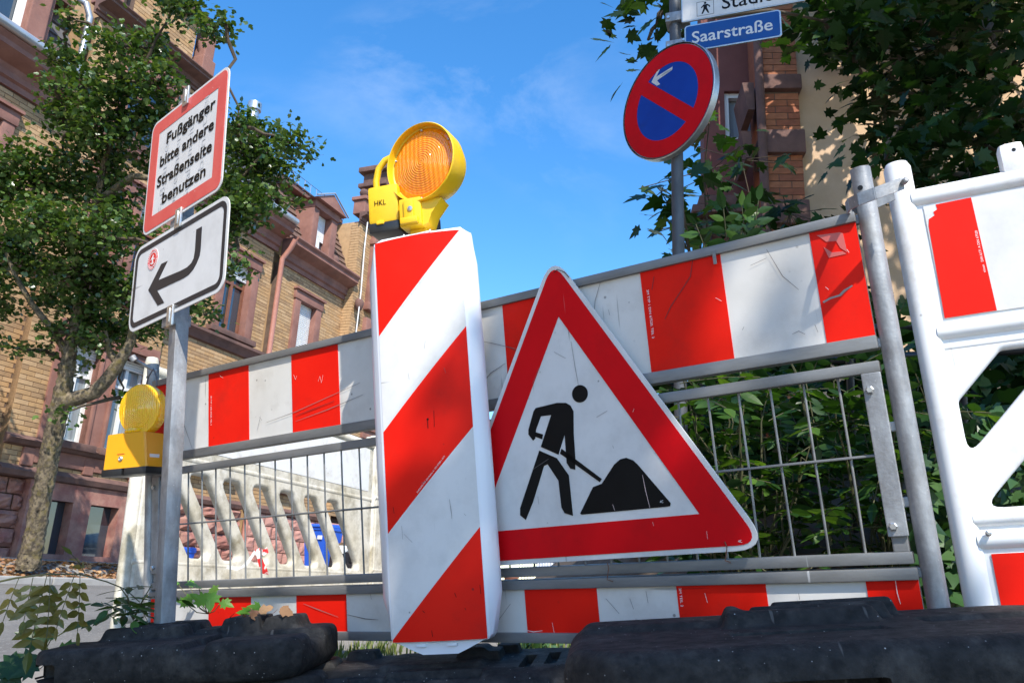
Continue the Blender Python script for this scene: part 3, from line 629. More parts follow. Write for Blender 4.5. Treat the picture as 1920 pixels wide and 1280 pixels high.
B = thing('brick_house', FA, 'yellow brick house with tiled mansard, pedimented dormer and ball finial left of lamp', 'house')
hB = [(6.24, 6.86, 4.75, 6.18), (6.24, 6.86, 1.8, 3.4)]; hB2 = [(9.2, 10.2, 4.75, 6.2), (9.2, 10.2, 1.8, 3.4), (8.95, 9.5, 7.4, 8.6)]
brick_field(B, [(5.42, 8.0, 1.36, 6.85, 0.0, infl(hB, 0.2)), (8.0, 11.2, 1.36, 9.0, -0.28, infl(hB2, 0.2)), (11.2, 16, 1.36, 6.85, 0, [])], M_ybk, M_mort, 0)
# the brick corner of the projecting bay shows its left side
Bc = frame(FA @ Vector((8.0, 0.02, 0)), -(FN), (0, 0, 1))
MB().box(5.3, 16, 0.22, 6, -0.4, 7.1).box(8.005, 11.2, -0.05, 4, 7.1, 9.0).box(8.003, 8.06, -0.27, 0.2, 0, 9.0).build('wall_core', M_ybk[1], B)
side = MB()
for k in range(100):
    z = 1.36+k*0.076; side.box(7.985, 8.004, -0.272, -0.155 if k % 2 else -0.03, z, z+0.066); side.box(7.985, 8.004, -0.145 if k % 2 else -0.02, -0.004, z, z+0.066)
o = side.build('corner_bricks', M_ybk[1], B); o['kind'] = 'stuff'
stone_window(B, *hB[0], 0, 0.22, 'dark', 0.8); stone_window(B, *hB[1], 0, 0.22, 'pale')
for q in hB2: stone_window(B, *q, -0.28, 0.2, 'glass', 0.4)
moulding(B, 'cornice', 5.35, 8.0, [(o, 6.8+z) for o, z in CORN], M_stone); moulding(B, 'cornice', 11.2, 16, [(o, 6.8+z) for o, z in CORN], M_stone)
moulding(B, 'belt_course', 5.35, 16, [(0.0, 4.32), (0.06, 4.34), (0.10, 4.44), (0.16, 4.5), (0.16, 4.56), (0, 4.58)], M_dkst)
moulding(B, 'bay_cornice', 7.9, 11.3, [(o*0.55, 8.95+z*0.45) for o, z in CORN], M_dkst, -0.28)
pd = MB().bbox(7.98, 8.32, -0.36, 0.0, 9.23, 9.62, 0.02).bbox(7.93, 8.37, -0.41, 0.05, 9.62, 9.72, 0.015).build('pedestal', M_stone, B)
MB().lathe([(0.03, 9.72), (0.06, 9.74), (0.05, 9.78), (0.10, 9.83), (0.125, 9.90), (0.10, 9.98), (0.03, 10.02)], 16, Matrix.Translation((8.15, -0.18, 0))).build('ball_finial', M_dkst, pd, smooth=60)
for s in (8.55, 10.6):
    MB().bbox(s, s+0.3, -0.40, -0.2, 6.9, 8.9, 0.02).bbox(s-0.05, s+0.35, -0.46, -0.2, 6.7, 6.9, 0.02).bbox(s-0.05, s+0.35, -0.46, -0.2, 8.55, 8.7, 0.02).bbox(s, s+0.3, -0.40, -0.2, 4.6, 6.5, 0.02).bbox(s-0.05, s+0.35, -0.46, -0.2, 5.3, 5.45, 0.02).build('pilaster', M_stone, B, smooth=30)
MB().bbox(8.9, 10.4, -0.30, 0.4, 9.15, 10.5, 0.02).bbox(8.8, 10.5, -0.40, 0.5, 10.5, 10.62, 0.02).bbox(8.9, 10.4, -0.33, 0.4, 10.62, 10.95, 0.02).bbox(8.75, 10.55, -0.45, 0.5, 10.95, 11.1, 0.02).build('gable', M_dkst, B, smooth=30)
MB().tube([(8.02, -0.47, 8.95), (8.0, -0.47, 8.2), (8.05, -0.47, 7.0), (8.0, -0.47, 5.0), (8.02, -0.47, 3.0)], 0.016, 6).build('cable', M_wht, B)
mansard(B, 5.45, 8.0, 7.42, 9.0, -0.1, 0.55, M_tile, 0.175, 0.42, 'roof_tile'); mansard(B, 11.2, 16, 7.42, 9.0, -0.1, 0.55, M_tile, 0.4, 1.2, 'roof_tile')
MB().box(5.4, 8.0, 0.30, 4, 9.0, 9.10).build('roof_eaves', M_dkst, B)
mansard(B, 5.4, 8.0, 9.10, 9.5, 0.28, 1.3, M_tile, 0.12, 0.3, 'ridge_tile')
rl = MB(); [rl.tube([(5.5+k*0.25, 0.5, 9.2), (5.5+k*0.25, 0.5, 9.55)], 0.008, 4) for k in range(10)]; rl.tube([(5.4, 0.5, 9.55), (7.9, 0.5, 9.55)], 0.008, 4).build('snow_guard', M_hook, B)
dm = MB().bbox(6.02, 7.02, -0.26, 0.3, 7.40, 7.46, 0.015).bbox(6.02, 6.24, -0.26, 0.3, 7.45, 8.55, 0.015).bbox(6.78, 7.02, -0.26, 0.3, 7.45, 8.55, 0.015).bbox(6.0, 7.04, -0.30, 0.3, 8.5, 8.68, 0.015).build('dormer', M_stone, B, smooth=30)
MB().add([(5.88, -0.42, 8.68), (7.16, -0.42, 8.68), (7.16, 0.6, 8.68), (5.88, 0.6, 8.68), (6.52, -0.42, 9.02), (6.52, 0.7, 9.02)], [(0, 1, 4), (1, 2, 5, 4), (3, 0, 4, 5), (0, 3, 2, 1)]).build('pediment', M_stone, dm)
MB().tube([(5.84, -0.44, 8.70), (6.52, -0.44, 9.06), (7.2, -0.44, 8.70)], 0.022, 6).build('flashing', M_zinc, dm)
MB().box(6.24, 6.78, -0.02, 0.0, 7.45, 8.5).build('pane', M_glass, dm)
sh = MB(); [sh.box(6.26, 6.76, -0.07, -0.05, 7.85+k*0.05, 7.85+k*0.05+0.044) for k in range(13)]; sh.build('roller_shutter', M_wht, dm)
MB().box(6.44, 6.58, -0.10, -0.07, 7.46, 7.84).build('curtain', M_wht, dm)
MB().lathe([(0.05, 0), (0.12, 0.03), (0.12, 0.1), (0.07, 0.13)], 14, Matrix.Translation((7.14, -0.16, 7.55)) @ Matrix.Rotation(math.pi/2, 4, 'X')).build('scroll', M_dkst, dm, smooth=50)
MB().tube([(5.30, -0.40, 7.30), (5.30, -0.30, 7.10), (5.28, -0.12, 6.85), (5.28, -0.10, 4.6), (5.28, -0.10, 0.1)], 0.06, 12).build('downpipe', M_pipe, B, smooth=40)
rock_blocks(B, [(5.4, 8.0, -0.1, 1.2, -0.02), (8.0, 11.2, -0.1, 1.2, -0.30), (11.2, 14, -0.1, 1.2, -0.02)], pm('smooth_pink_sandstone', (0.46, 0.21, 0.16), (0.54, 0.28, 0.22), 3, 0.85, dirt=((0.25, 0.13, 0.1), 3, 0.5, 0.8, 0.5), bump=0.25, bscale=40), 0.3)
moulding(B, 'plinth_ledge', 5.3, 16, [(0.0, 1.20), (0.07, 1.22), (0.10, 1.30), (0.02, 1.37), (0, 1.38)], M_dkst)
MB().lathe([(0.03, 6.5), (0.08, 6.55), (0.12, 6.7), (0.10, 6.8), (0.05, 6.85)], 12, Matrix.Translation((8.1, -0.42, 0))).build('corbel', M_dkst, B, smooth=60)

# ------------------------------------------------------------------ corner house on the right
HRo = at(1440, 300, 9.0); HR = frame(HRo, (0.995, -0.10, 0), (0, 0, 1))
Rh = thing('corner_house', HR, 'ochre stucco corner house with orange brick pilaster in the shade, top right', 'house')
def hp(px, py): return onplane(HR, px, py)
xl, _ = hp(1430, 250); xrr, _ = hp(1497, 250)
zb = [hp(1450, y_)[1] for y_ in (155, 182, 257, 300, 386, 430)]      # stone bands between the brick panels
ztop = hp(1450, -400)[1]; zbot = hp(1450, 1000)[1]
rows_ = [(zb[0], ztop), (zb[2], zb[1]), (zb[4], zb[3]), (zbot+0.6, zb[5])]
rects = [(xl, xrr, a, b, -0.10, []) for a, b in rows_]
brick_field(Rh, rects, M_obk, pm('dark_mortar', (0.12, 0.085, 0.065), None, rough=0.95), 150, course=0.083, bl=0.265, thick=0.025)
MB().box(xl+0.004, xrr-0.004, -0.08, 0.6, zbot, ztop).build('pilaster_core', M_obk[2], Rh)
for a, b in ((zb[1], zb[0]), (zb[3], zb[2]), (zb[5], zb[4])):
    MB().bbox(xl-0.05, xrr+0.03, -0.17, 0.3, a, b, 0.02).build('stone_band', M_dkst, Rh, smooth=30)
xs0, _ = hp(1337, 250); xwall = xrr
MB().box(xrr-0.02, xrr+9, 0.0, 0.3, zbot, ztop).build('stucco_wall', M_stuc, Rh)
wx0, wz1 = hp(1376, 105); wx1, wz0 = hp(1402, 200)
core = MB()
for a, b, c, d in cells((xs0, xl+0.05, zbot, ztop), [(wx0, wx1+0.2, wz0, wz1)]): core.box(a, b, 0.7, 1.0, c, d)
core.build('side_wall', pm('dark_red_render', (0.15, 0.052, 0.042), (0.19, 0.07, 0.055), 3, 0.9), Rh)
w_ = MB().box(wx0, wx1+0.2, 0.85, 0.87, wz0, wz1).build('window', M_pane, Rh)
MB().box(wx0, wx0+0.06, 0.76, 0.84, wz0, wz1).box(wx0+0.06, wx1+0.2, 0.76, 0.84, wz0, wz0+0.06).box(wx0+0.06, wx1+0.2, 0.762, 0.84, wz1-0.06, wz1).build('frame', M_wht, w_)
for y_ in (330, 352):
    a, zc = hp(1330, y_); MB().bbox(a-0.05, xl, 0.45, 0.95, zc-0.12, zc, 0.02).build('stone_ledge', M_dkst, Rh, smooth=30)
for px, py0, py1, wd in ((1410, 160, 210, 20), (1405, 250, 300, 18)):
    a, zt = hp(px-wd, py0); b, zz_ = hp(px+4, py1)
    MB().loft([[(a+(b-a)*k*0.4, -0.05, zt-(zt-zz_)*k), (b, -0.05, zt-(zt-zz_)*k), (b, 0.5, zt-(zt-zz_)*k), (a+(b-a)*k*0.4, 0.5, zt-(zt-zz_)*k)] for k in (0, 0.3, 0.7, 1)]).build('corbel', M_dkst, Rh, smooth=40)
xp, _ = hp(1425, 300); MB().tube([(xp, -0.16, ztop), (xp, -0.16, zbot)], 0.05, 10).build('downpipe', M_dkst, Rh, smooth=40)
for px in (1319, 1340):
    a, zt = hp(px, 372); MB().lathe([(0.09, zt), (0.09, zt-0.06), (0.055, zt-0.1), (0.05, zt-1.2), (0.09, zt-1.3)], 12, Matrix.Translation((a, 0.6, 0))).build('small_column', M_grey, Rh, smooth=40)
a, zt = hp(1306, 352); b, _ = hp(1440, 352)
MB().bbox(a, b, 0.35, 1.0, zt-0.12, zt-0.02, 0.02).build('porch_roof', M_dkst, Rh, smooth=30); MB().bbox(a+0.1, b, 0.4, 1.0, zt-2.6, zt-1.35, 0.02).build('porch_wall', M_dkst, Rh, smooth=30)

# ------------------------------------------------------------------ barrier fence across the pavement
UPF = Vector((-0.124, -0.077, 0.989))
FM = frame((-1.18, 2.841, 0.494), (0.837, -0.544, 0.062), UPF)
Fn = thing('barrier_fence', FM, 'steel mesh barrier fence with red and white striped boards behind the roadworks triangle', 'fence')
X0, X1 = -0.10, 2.30
def stripes(parent, z0, z1, y, xs, mat, name='red_stripe'):
    for a, b in xs: MB().box(a, b, y-0.0012, y+0.0004, z0, z1).build(name, mat, parent)
REDS = [(-0.10, 0.0), (0.2, 0.4), (0.6, 0.8), (1.0, 1.2), (1.4, 1.6), (1.8, 2.0), (2.2, 2.296)]
bd = MB().bbox(X0, X1-0.004, -0.009, 0.009, -0.113, 0.138, 0.002).build('top_board', M_wboard, Fn); stripes(bd, -0.112, 0.137, -0.0095, REDS, M_rboard)
bd2 = MB().bbox(X0, X1-0.004, -0.009, 0.009, -0.702, -0.597, 0.002).build('lower_board', M_wboard, Fn); stripes(bd2, -0.701, -0.598, -0.0095, REDS, M_rboard)
for body, zt, zb_, xa in (('3M TYP 1 DIN 67520, TEIL 2', 0.09, -0.03, 1.812), ('3M TYP 1 DIN 67520, TEIL 2', 0.06, -0.04, 0.212)):
    lettering('small_print', body, (xa, zt, zt-zb_, 0.006), -0.0111, M_wht, bd, rot=-math.pi/2)
lettering('small_print', '3M TEIL 2', (1.806, -0.603, 0.04, 0.006), -0.0111, M_wht, bd2, rot=-math.pi/2)
for nm, za, zb_, d in (('rail', 0.136, 0.158, 0.020), ('rail', -0.139, -0.111, 0.019), ('rail', -0.187, -0.163, 0.013), ('rail', -0.568, -0.545, 0.013), ('rail', -0.598, -0.575, 0.020), ('rail', -0.724, -0.700, 0.019)):
    MB().bbox(X0, X1-(0.002 if d > 0.015 else 0.006), -d, d, za, zb_, 0.003).build(nm, M_rail, Fn, smooth=35)
for k in range(33):
    x = 0.006+k*0.071
    if x < 2.24: MB().tube([(x, 0.004, -0.165), (x+random.uniform(-0.001, 0.001), 0.004, -0.36), (x+random.uniform(-0.002, 0.002), 0.004, -0.546)], 0.0027, 6, False).build('mesh_wire', M_rail, Fn, smooth=60)
MB().tube([(X0, -0.002, -0.356), (0.9, -0.002, -0.362), (X1-0.01, -0.002, -0.354)], 0.0030, 6, False).build('mesh_wire', M_rail, Fn, smooth=60)
for a, b in ((2.256, 2.294), (-0.096, -0.058)):
    MB().bbox(a, b, -0.016, -0.010, -0.515, -0.187, 0.002).build('bolt_plate', M_galv, Fn)
    MB().bbox(a+0.004, b-0.004, -0.009, 0.012, -0.546, -0.186, 0.003).build('side_bar', M_rail, Fn)
    for zc in (-0.222, -0.495): MB().lathe([(0.0085, 0), (0.0085, 0.006), (0.006, 0.008)], 6, Matrix.Translation(((a+b)/2-0.006, -0.016, zc)) @ Matrix.Rotation(math.pi/2, 4, 'X')).build('bolt', M_bright, Fn)
for x, zt in ((2.322, 0.253), (-0.122, 0.225)):
    p = MB().tube([(x, 0, -0.86), (x, 0, zt)], 0.0207, 24, False).lathe([(0.0207, zt), (0.018, zt+0.001), (0.018, zt-0.03)], 24, Matrix.Translation((x, 0, 0)), True).build('pole', M_galv, Fn, smooth=60)
    MB().lathe([(0.0001, 0), (0.0055, 0.0)], 14, Matrix.Translation((x-0.004, -0.0212, zt-0.048)) @ Matrix.Rotation(math.pi/2, 4, 'X')).build('drilled_hole', M_blkp, p)
    s = 1 if x < 1 else -1
    for z in (-0.127, 0.143, -0.585, -0.3, -0.45): MB().bbox(min(x+s*0.018, x+s*0.032), max(x+s*0.018, x+s*0.032), -0.008, 0.008, z-0.01, z+0.01, 0.003).build('weld', M_galv, Fn)
MB().bbox(1.985, 1.993, -0.022, -0.019, 0.112, 0.145, 0.001).build('rivet_tab', M_rail, Fn)
# shreds of old stickers and scrapes on the right-hand red field
MB().prism([(2.215, 0.127), (2.262, 0.122), (2.268, 0.118), (2.27, 0.075), (2.258, 0.088), (2.252, 0.105), (2.232, 0.108), (2.222, 0.12)], -0.0118, -0.0107).prism([(2.232, 0.072), (2.268, 0.072), (2.262, 0.079), (2.24, 0.082), (2.225, 0.098)], -0.0118, -0.0107).build('sticker_remnant', pm('sticker_film', (0.60, 0.12, 0.10), None, rough=0.4), bd)
MB().prism([(2.205, -0.02), (2.222, -0.014), (2.24, -0.012), (2.25, -0.004), (2.268, 0.003), (2.27, 0.001), (2.252, -0.009), (2.243, -0.016), (2.222, -0.018), (2.207, -0.024)], -0.0114, -0.0105).build('scrape', pm('bare_metal_scrape', (0.3, 0.24, 0.22), None, rough=0.5), bd)

# ------------------------------------------------------------------ roadworks triangle tied to the fence
rot = 0.014; TM = FM @ Matrix.Translation((1.585, -0.034, -0.279)) @ Matrix.Rotation(-rot, 4, 'Y')
T = thing('roadworks_sign', TM, 'triangular red-bordered roadworks sign with black digging figure tied to the fence', 'sign')
KT = 0.985
def tri(side, r, n=7):
    R_ = side/math.sqrt(3); return rpoly([(R_*math.cos(math.radians(a))*KT, R_*math.sin(math.radians(a))*KT) for a in (90, 210, 330)], r, n)
zc = 0.0
def sh2(l, dz): return [(x, z+dz) for x, z in l]
ZC = 0.002
plate('sign_plate', [sh2(tri(0.900, 0.046), ZC)], 0, 0.0022, M_wsign, T, 0.0008)
plate('red_border', [sh2(tri(0.858, 0.030), ZC), sh2(tri(0.602, 0.0), ZC)], -0.0030, 0.0006, M_rsign, T)
zz5 = lambda x, y_: onplane(TM, 900+x/2.065, 480+y_/2.065)
def pict(name, pts, r=0.0):
    l = [zz5(*q) for q in pts]; l = rpoly(l, r) if r else l
    if sum(l[i-1][0]*l[i][1]-l[i][0]*l[i-1][1] for i in range(len(l))) < 0: l = l[::-1]
    return plate(name, [l], -0.0030, 0.0006, M_black, T)
hx, hz = zz5(389, 533); plate('figure_head', [circle(hx, hz, 0.0215)], -0.0030, 0.0006, M_black, T)
pict('figure_torso', [(218, 588), (300, 568), (335, 568), (352, 578), (364, 600), (365, 690), (371, 778), (371, 826), (352, 822), (338, 800), (330, 690), (306, 768), (238, 738), (278, 615), (238, 620), (219, 672), (216, 706), (208, 714), (190, 690), (190, 672), (210, 600)])
pict('figure_legs', [(232, 752), (300, 782), (346, 848), (362, 1004), (330, 994), (318, 972), (306, 868), (264, 805), (250, 812), (208, 950), (180, 1020), (158, 1002), (158, 975)])
pict('shovel_handle', [(214, 680), (246, 690), (243, 709), (212, 697)])
pict('shovel', [(312, 764), (318, 745), (474, 862), (466, 874)])
pict('gravel_heap', [(390, 996), (440, 893), (474, 880), (522, 806), (545, 786), (568, 780), (595, 790), (612, 806), (740, 955), (738, 967), (716, 970), (396, 1000)])
for q in ((700, 955, 0.008), (1003, 1108, 0.008)):
    lx, lz = zz5(q[0], q[1]); lettering('maker_mark', '4C', (lx, lz, q[2], 0.006), -0.0038, M_wht, T)
for a, b, c in ((0.345, -0.232, -0.272), (0.06, -0.262, -0.30)):
    MB().tube([(a, -0.004, b), (a+0.004, -0.008, b-0.012), (a-0.002, -0.006, c+0.01), (a-0.006, -0.002, c), (a+0.002, 0.006, c-0.004), (a-0.002, 0.02, c-0.006)], 0.0011, 5).build('tie_wire', M_rust, T)
MB().tube([(0.0, -0.004, 0.46), (0.012, -0.006, 0.466), (0.030, -0.004, 0.455), (0.042, -0.004, 0.438)], 0.001, 5).build('tie_wire', M_blkp, T)

# scratches, dark scuffs and grime streaks on the sheeting (each a thin mark of its own shape)
def marks(parent, M, y, lst, mat, w=0.0012):
    mb = MB()
    for pts in lst:
        q = [onplane(M, *p) for p in pts]; q = [Vector((a, b)) for a, b in q]; L_, R_ = [], []
        for i, p in enumerate(q):
            t_ = (q[min(i+1, len(q)-1)]-q[max(i-1, 0)]).normalized(); nn = Vector((-t_.y, t_.x))*w*(0.5 if i in (0, len(q)-1) else random.uniform(0.7, 1.2))
            L_.append(p+nn); R_.append(p-nn)
        vs = [(p.x, y, p.y) for p in L_]+[(p.x, y, p.y) for p in R_]; n = len(q)
        mb.add(vs, [(i, n+i, n+i+1, i+1) for i in range(n-1)])
    o_ = mb.build('scuff_marks', mat, parent); o_['kind'] = 'stuff'; return o_
M_scf = pm('scuff_grey', (0.16, 0.14, 0.13), None, rough=0.7); M_scd = pm('scuff_dark_red', (0.22, 0.012, 0.010), None, rough=0.6); M_scw = pm('scuff_pale', (0.72, 0.55, 0.52), None, rough=0.6)
marks(bd, FM, -0.0125, [[(505, 792), (560, 772), (620, 745), (680, 718)], [(560, 790), (620, 768), (686, 740)], [(488, 806), (494, 780)], [(492, 782), (497, 788)], [(340, 770), (352, 800), (366, 840)],
      [(905, 640), (930, 645), (972, 655)], [(908, 720), (925, 700), (952, 682)], [(1130, 530), (1120, 565), (1118, 585)], [(1410, 500), (1440, 486)], [(1440, 470), (1470, 520), (1500, 545)], [(1488, 628), (1500, 622), (1512, 628)], [(1530, 610), (1536, 624)], [(1145, 582), (1147, 592)], [(1395, 620), (1398, 614)]], M_scf, 0.0009)
marks(bd, FM, -0.0125, [[(1302, 490), (1298, 520), (1280, 548), (1262, 575), (1250, 600)], [(1230, 520), (1226, 545)], [(560, 780), (590, 768), (632, 752)], [(955, 650), (975, 660)]], M_scd, 0.0016)
marks(bd, FM, -0.0126, [[(418, 705), (424, 709)], [(556, 703), (560, 712), (562, 705)], [(602, 716), (605, 706), (608, 718), (611, 704)], [(1345, 560), (1356, 566)], [(1550, 540), (1556, 545)], [(1590, 470), (1594, 476)]], M_scw, 0.0010)
marks(bd2, FM, -0.0125, [[(575, 1130), (600, 1140), (640, 1155)], [(655, 1150), (690, 1158), (715, 1160)], [(700, 1112), (702, 1122)], [(1185, 1120), (1192, 1140)], [(1215, 1106), (1219, 1128)], [(1500, 1110), (1502, 1122)], [(940, 1160), (962, 1130)], [(1140, 1120), (1165, 1148)]], M_scf, 0.0010)
marks(bd2, FM, -0.0126, [[(985, 1178), (1005, 1182), (1022, 1180)], [(1040, 1165), (1044, 1185)], [(1325, 1110), (1330, 1128)], [(1680, 1085), (1684, 1110), (1690, 1130)]], M_scw, 0.0010)
marks(T, TM, -0.0042, [[(1072, 640), (1080, 690), (1086, 722)], [(1040, 660), (1062, 672)], [(1012, 690), (1000, 720)], [(1120, 782), (1140, 770)], [(1010, 930), (1012, 945)], [(1150, 835), (1152, 840)], [(1000, 880), (1030, 860)]], M_scf, 0.0008)
marks(T, TM, -0.0042, [[(1206, 890), (1212, 920), (1220, 952)], [(1150, 945), (1154, 956)], [(1326, 995), (1328, 1010)], [(1190, 766), (1188, 772)], [(1200, 705), (1204, 716)], [(1225, 978), (1227, 985)]], M_scw, 0.0007)

# ------------------------------------------------------------------ striped delineator with warning lamp
DM = frame(Vector((-0.396, 2.105, 0.893))*0.97, (0.957, -0.273, 0.099), UPF)
D = thing('traffic_delineator', DM, 'white plastic delineator panel with red diagonal stripes in the foreground centre', 'delineator')
W_, Hh = 0.2425, 1.028
def bulge(x): t = (x/W_-0.5)*2; return -0.007*(1-t*t)
secs = []
for z, xl_, xr_, dp, f in ((0.016, 0.055, 0.20, 0.05, 0.02), (0.011, 0.012, 0.245, 0.06, 0.008), (0.0, -0.008, 0.262, 0.065, 0.003), (-0.035, -0.022, 0.266, 0.06, 0), (-0.085, -0.034, 0.273, 0.06, 0),
                           (-0.30, -0.036, 0.275, 0.06, 0), (-0.60, -0.037, 0.276, 0.06, 0), (-0.925, -0.035, 0.276, 0.06, 0), (-1.02, -0.008, 0.256, 0.065, 0), (-1.030, -0.004, 0.247, 0.06, 0.004), (-1.034, 0.01, 0.235, 0.055, 0.012)):
    a, b = max(-0.006, xl_+0.004), min(W_+0.006, xr_-0.004)
    s_ = [(xl_, 0.034+f, z), (xl_+0.004, 0.022+f, z), ((a+xl_)/2, 0.010+f, z), (a-0.0015, 0.0012+f, z)]
    s_ += [(a+(b-a)*t/8, f+bulge(min(W_, max(0, a+(b-a)*t/8)))*(1 if f < 0.01 else 0.5), z) for t in range(9)]
    s_ += [(b+0.0015, 0.0012+f, z), ((b+xr_)/2, 0.010+f, z), (xr_-0.004, 0.022+f, z), (xr_, 0.034+f, z), (xr_-0.006, dp, z), ((xl_+xr_)/2, dp+0.004, z), (xl_+0.006, dp, z)]
    secs.append(s_)
MB().loft(secs[::-1]).build('body', M_plast2, D, smooth=38)
def sheet_strip(name, top, bot, mat, zmax=0.0, zmin=-Hh):
    mb = MB(); n = 16; vs = []
    for i in range(n+1):
        x = W_*i/n; zt = min(zmax+0.004*(1-((x/W_-0.5)*2)**2), top(x)); zb2 = max(zmin, bot(x)); zt = max(zt, zb2)
        vs += [(x, bulge(x)-0.0022, zt), (x, bulge(x)-0.0022, zb2)]
    for i in range(n): mb.add([vs[2*i], vs[2*i+1], vs[2*i+3], vs[2*i+2]], [(0, 1, 2, 3)])
    me = mb.mesh(name); bm = bmesh.new(); bm.from_mesh(me); bmesh.ops.remove_doubles(bm, verts=bm.verts, dist=1e-5); bm.to_mesh(me); bm.free(); me.update()
    return link(name, me, mat, D, smooth=60)
def dl(k):
    zr = (0.0, -0.262, -0.522, -0.768)[k]; zl = (-0.258, -0.512, -0.768, -1.022)[k]; return lambda x: zl+(zr-zl)*x/W_
E1 = 0.0002
sheet_strip('red_stripe', lambda x: 1, dl(0), M_rboard); sheet_strip('white_stripe', dl(0), dl(1), M_wsign); sheet_strip('red_stripe', dl(1), dl(2), M_rboard)
sheet_strip('white_stripe', dl(2), dl(3), M_wsign); sheet_strip('red_stripe', dl(3), lambda x: -9, M_rboard)
for k, (xa, za) in enumerate(((0.075, -0.1905), (0.088, -0.684))):
    ang = math.atan2(dl(0)(0.1)-dl(0)(0.0), 0.1)
    lettering('small_print', 'DURALINE 5421 RA1/Aufbau A / DIN 67520 u. 6171', (xa, za+0.004+(0.0 if k == 0 else 0.006), 0.115, 0.0042), -0.0096, M_wht, D, rot=ang)
MB().prism([(0.004, -1.028), (0.238, -1.028), (0.19, -1.050), (0.165, -1.060), (0.075, -1.060), (0.05, -1.050)], 0.004, 0.052).bbox(0.06, 0.085, -0.002, 0.01, -1.042, -1.034, 0.002).bbox(0.14, 0.165, -0.002, 0.01, -1.042, -1.034, 0.002).build('foot', M_plast2, D, smooth=30)
MB().tube([(0.085, -0.001, 0.012), (0.085, -0.004, 0.0045), (0.16, -0.004, 0.0095), (0.16, 0.0, 0.014)], 0.0022, 6).build('top_clip', M_plast2, D, smooth=60)
MB().box(0.125, 0.1262, -0.0108, -0.009, -0.515, -0.49).lathe([(0.0001, 0), (0.003, 0.0003)], 10, Matrix.Translation((0.126, -0.0096, -0.492)) @ Matrix.Rotation(math.pi/2, 4, 'X')).build('scuff', M_black, D)

marks(D, DM, -0.0102, [[(792, 905), (800, 903), (806, 900)], [(845, 935), (848, 955), (850, 972)], [(872, 962), (876, 966)], [(760, 1000), (776, 1016)], [(756, 985), (758, 1010)], [(800, 640), (798, 655)], [(835, 690), (838, 700)], [(768, 700), (770, 712)]], M_scf, 0.0006)
marks(D, DM, -0.0102, [[(795, 1143), (799, 1147)], [(874, 1138), (876, 1142)], [(812, 1180), (814, 1192)], [(855, 1110), (858, 1118)], [(902, 1095), (904, 1112)], [(740, 950), (742, 962)], [(816, 770), (817, 800)]], M_black, 0.0011)
LMo = at(796, 308, 2.235); LM = frame(LMo, (0.957, -0.273, 0.099), UPF)
Lp = thing('warning_lamp', LM, 'large yellow warning lamp with round amber lens on top of the delineator', 'lamp')
lp = lambda px, py: onplane(LM, px, py)
HM = Matrix.Rotation(math.radians(-15), 4, 'Z') @ Matrix.Rotation(math.pi/2, 4, 'X')
MB().lathe([(0.02, -0.098), (0.06, -0.092), (0.09, -0.072), (0.106, -0.035), (0.111, 0.0), (0.1125, 0.022), (0.1105, 0.025), (0.1085, 0.024), (0.1065, 0.004), (0.103, 0.001), (0.101, -0.006), (0.06, -0.04), (0.001, -0.05)], 72, HM, True).build('housing', M_yel, Lp, smooth=30)
prof = [(0.1025*(1-i/70.0)+0.0001, 0.0) for i in range(71)]
prof = [(r_, 0.004+0.014*(1-(r_/0.1025)**2)+(0.00085*math.cos(r_*2*math.pi/0.0064) if r_ < 0.093 else -0.002)) for r_, _ in prof]
ln = MB().lathe(prof, 72, HM, True).build('lens', M_lens, Lp, smooth=60)
MB().lathe([(0.094, -0.008), (0.07, -0.03), (0.03, -0.044), (0.001, -0.046)], 48, HM, True).build('reflector', M_refl, Lp, smooth=60)
MB().lathe([(0.012, -0.04), (0.014, -0.02), (0.008, -0.008), (0.001, -0.006)], 16, HM, True).build('bulb', M_wht, Lp, smooth=60)
for a in (90, 28, 160, 205, 262, 330):
    w = math.radians(a); MB().lathe([(0.0035, 0.0), (0.0035, 0.006), (0.001, 0.008)], 10, HM @ Matrix.Translation((0.099*math.cos(w), 0.099*math.sin(w), 0.001))).build('screw', M_bright, Lp, smooth=40)
x0_, z1_ = lp(688, 352); x1_, z0_ = lp(748, 412)
bx = MB().bbox(x0_, x1_, 0.0, 0.085, z0_, z1_, 0.010).build('battery_box', M_yel, Lp, smooth=40)
MB().bbox(x0_+0.001, x1_+0.001, -0.004, 0.089, z0_-0.028, z0_+0.001, 0.006).build('black_base', M_blkp, Lp, smooth=40)
MB().bbox(x0_+0.026, x0_+0.048, -0.008, 0.003, z0_-0.006, z0_+0.004, 0.002).box(x0_+0.033, x0_+0.038, -0.0006, 0.004, z0_+0.005, z0_+0.010).build('latch', M_yel, Lp)
tx, tz = lp(705, 386); lettering('lettering', 'HKL', (tx-0.004, tz-0.001, 0.034, 0.016), -0.0008, M_black, bx, bold=0.004)
hpts = [lp(695, 358), lp(693, 330), lp(698, 306), lp(710, 290), lp(736, 277)]
MB().tube([(x, 0.045, z) for x, z in hpts], 0.010, 10).build('handle', M_yel, Lp, smooth=50)
bx0, bz1 = lp(752, 379); bx1, bz0 = lp(796, 424)
MB().bbox(bx0, bx1, -0.02, 0.06, bz0, bz1, 0.006).bbox(bx0+0.006, bx1-0.008, -0.034, 0.0, bz0+0.004, bz0+0.022, 0.004).bbox(bx0+0.016, bx1-0.02, -0.028, 0.0, bz0+0.02, bz1-0.004, 0.004).build('bracket', M_yel, Lp, smooth=40)
rx, rz = lp(826, 382)
MB().prism([(bx1-0.002, bz0-0.002), (bx1+0.016, bz0+0.004), (bx1+0.026, bz0+0.03), (rx+0.008, rz+0.012), (bx1-0.002, rz+0.016)], -0.012, 0.05).build('bracket_arm', M_yel, Lp, smooth=40)
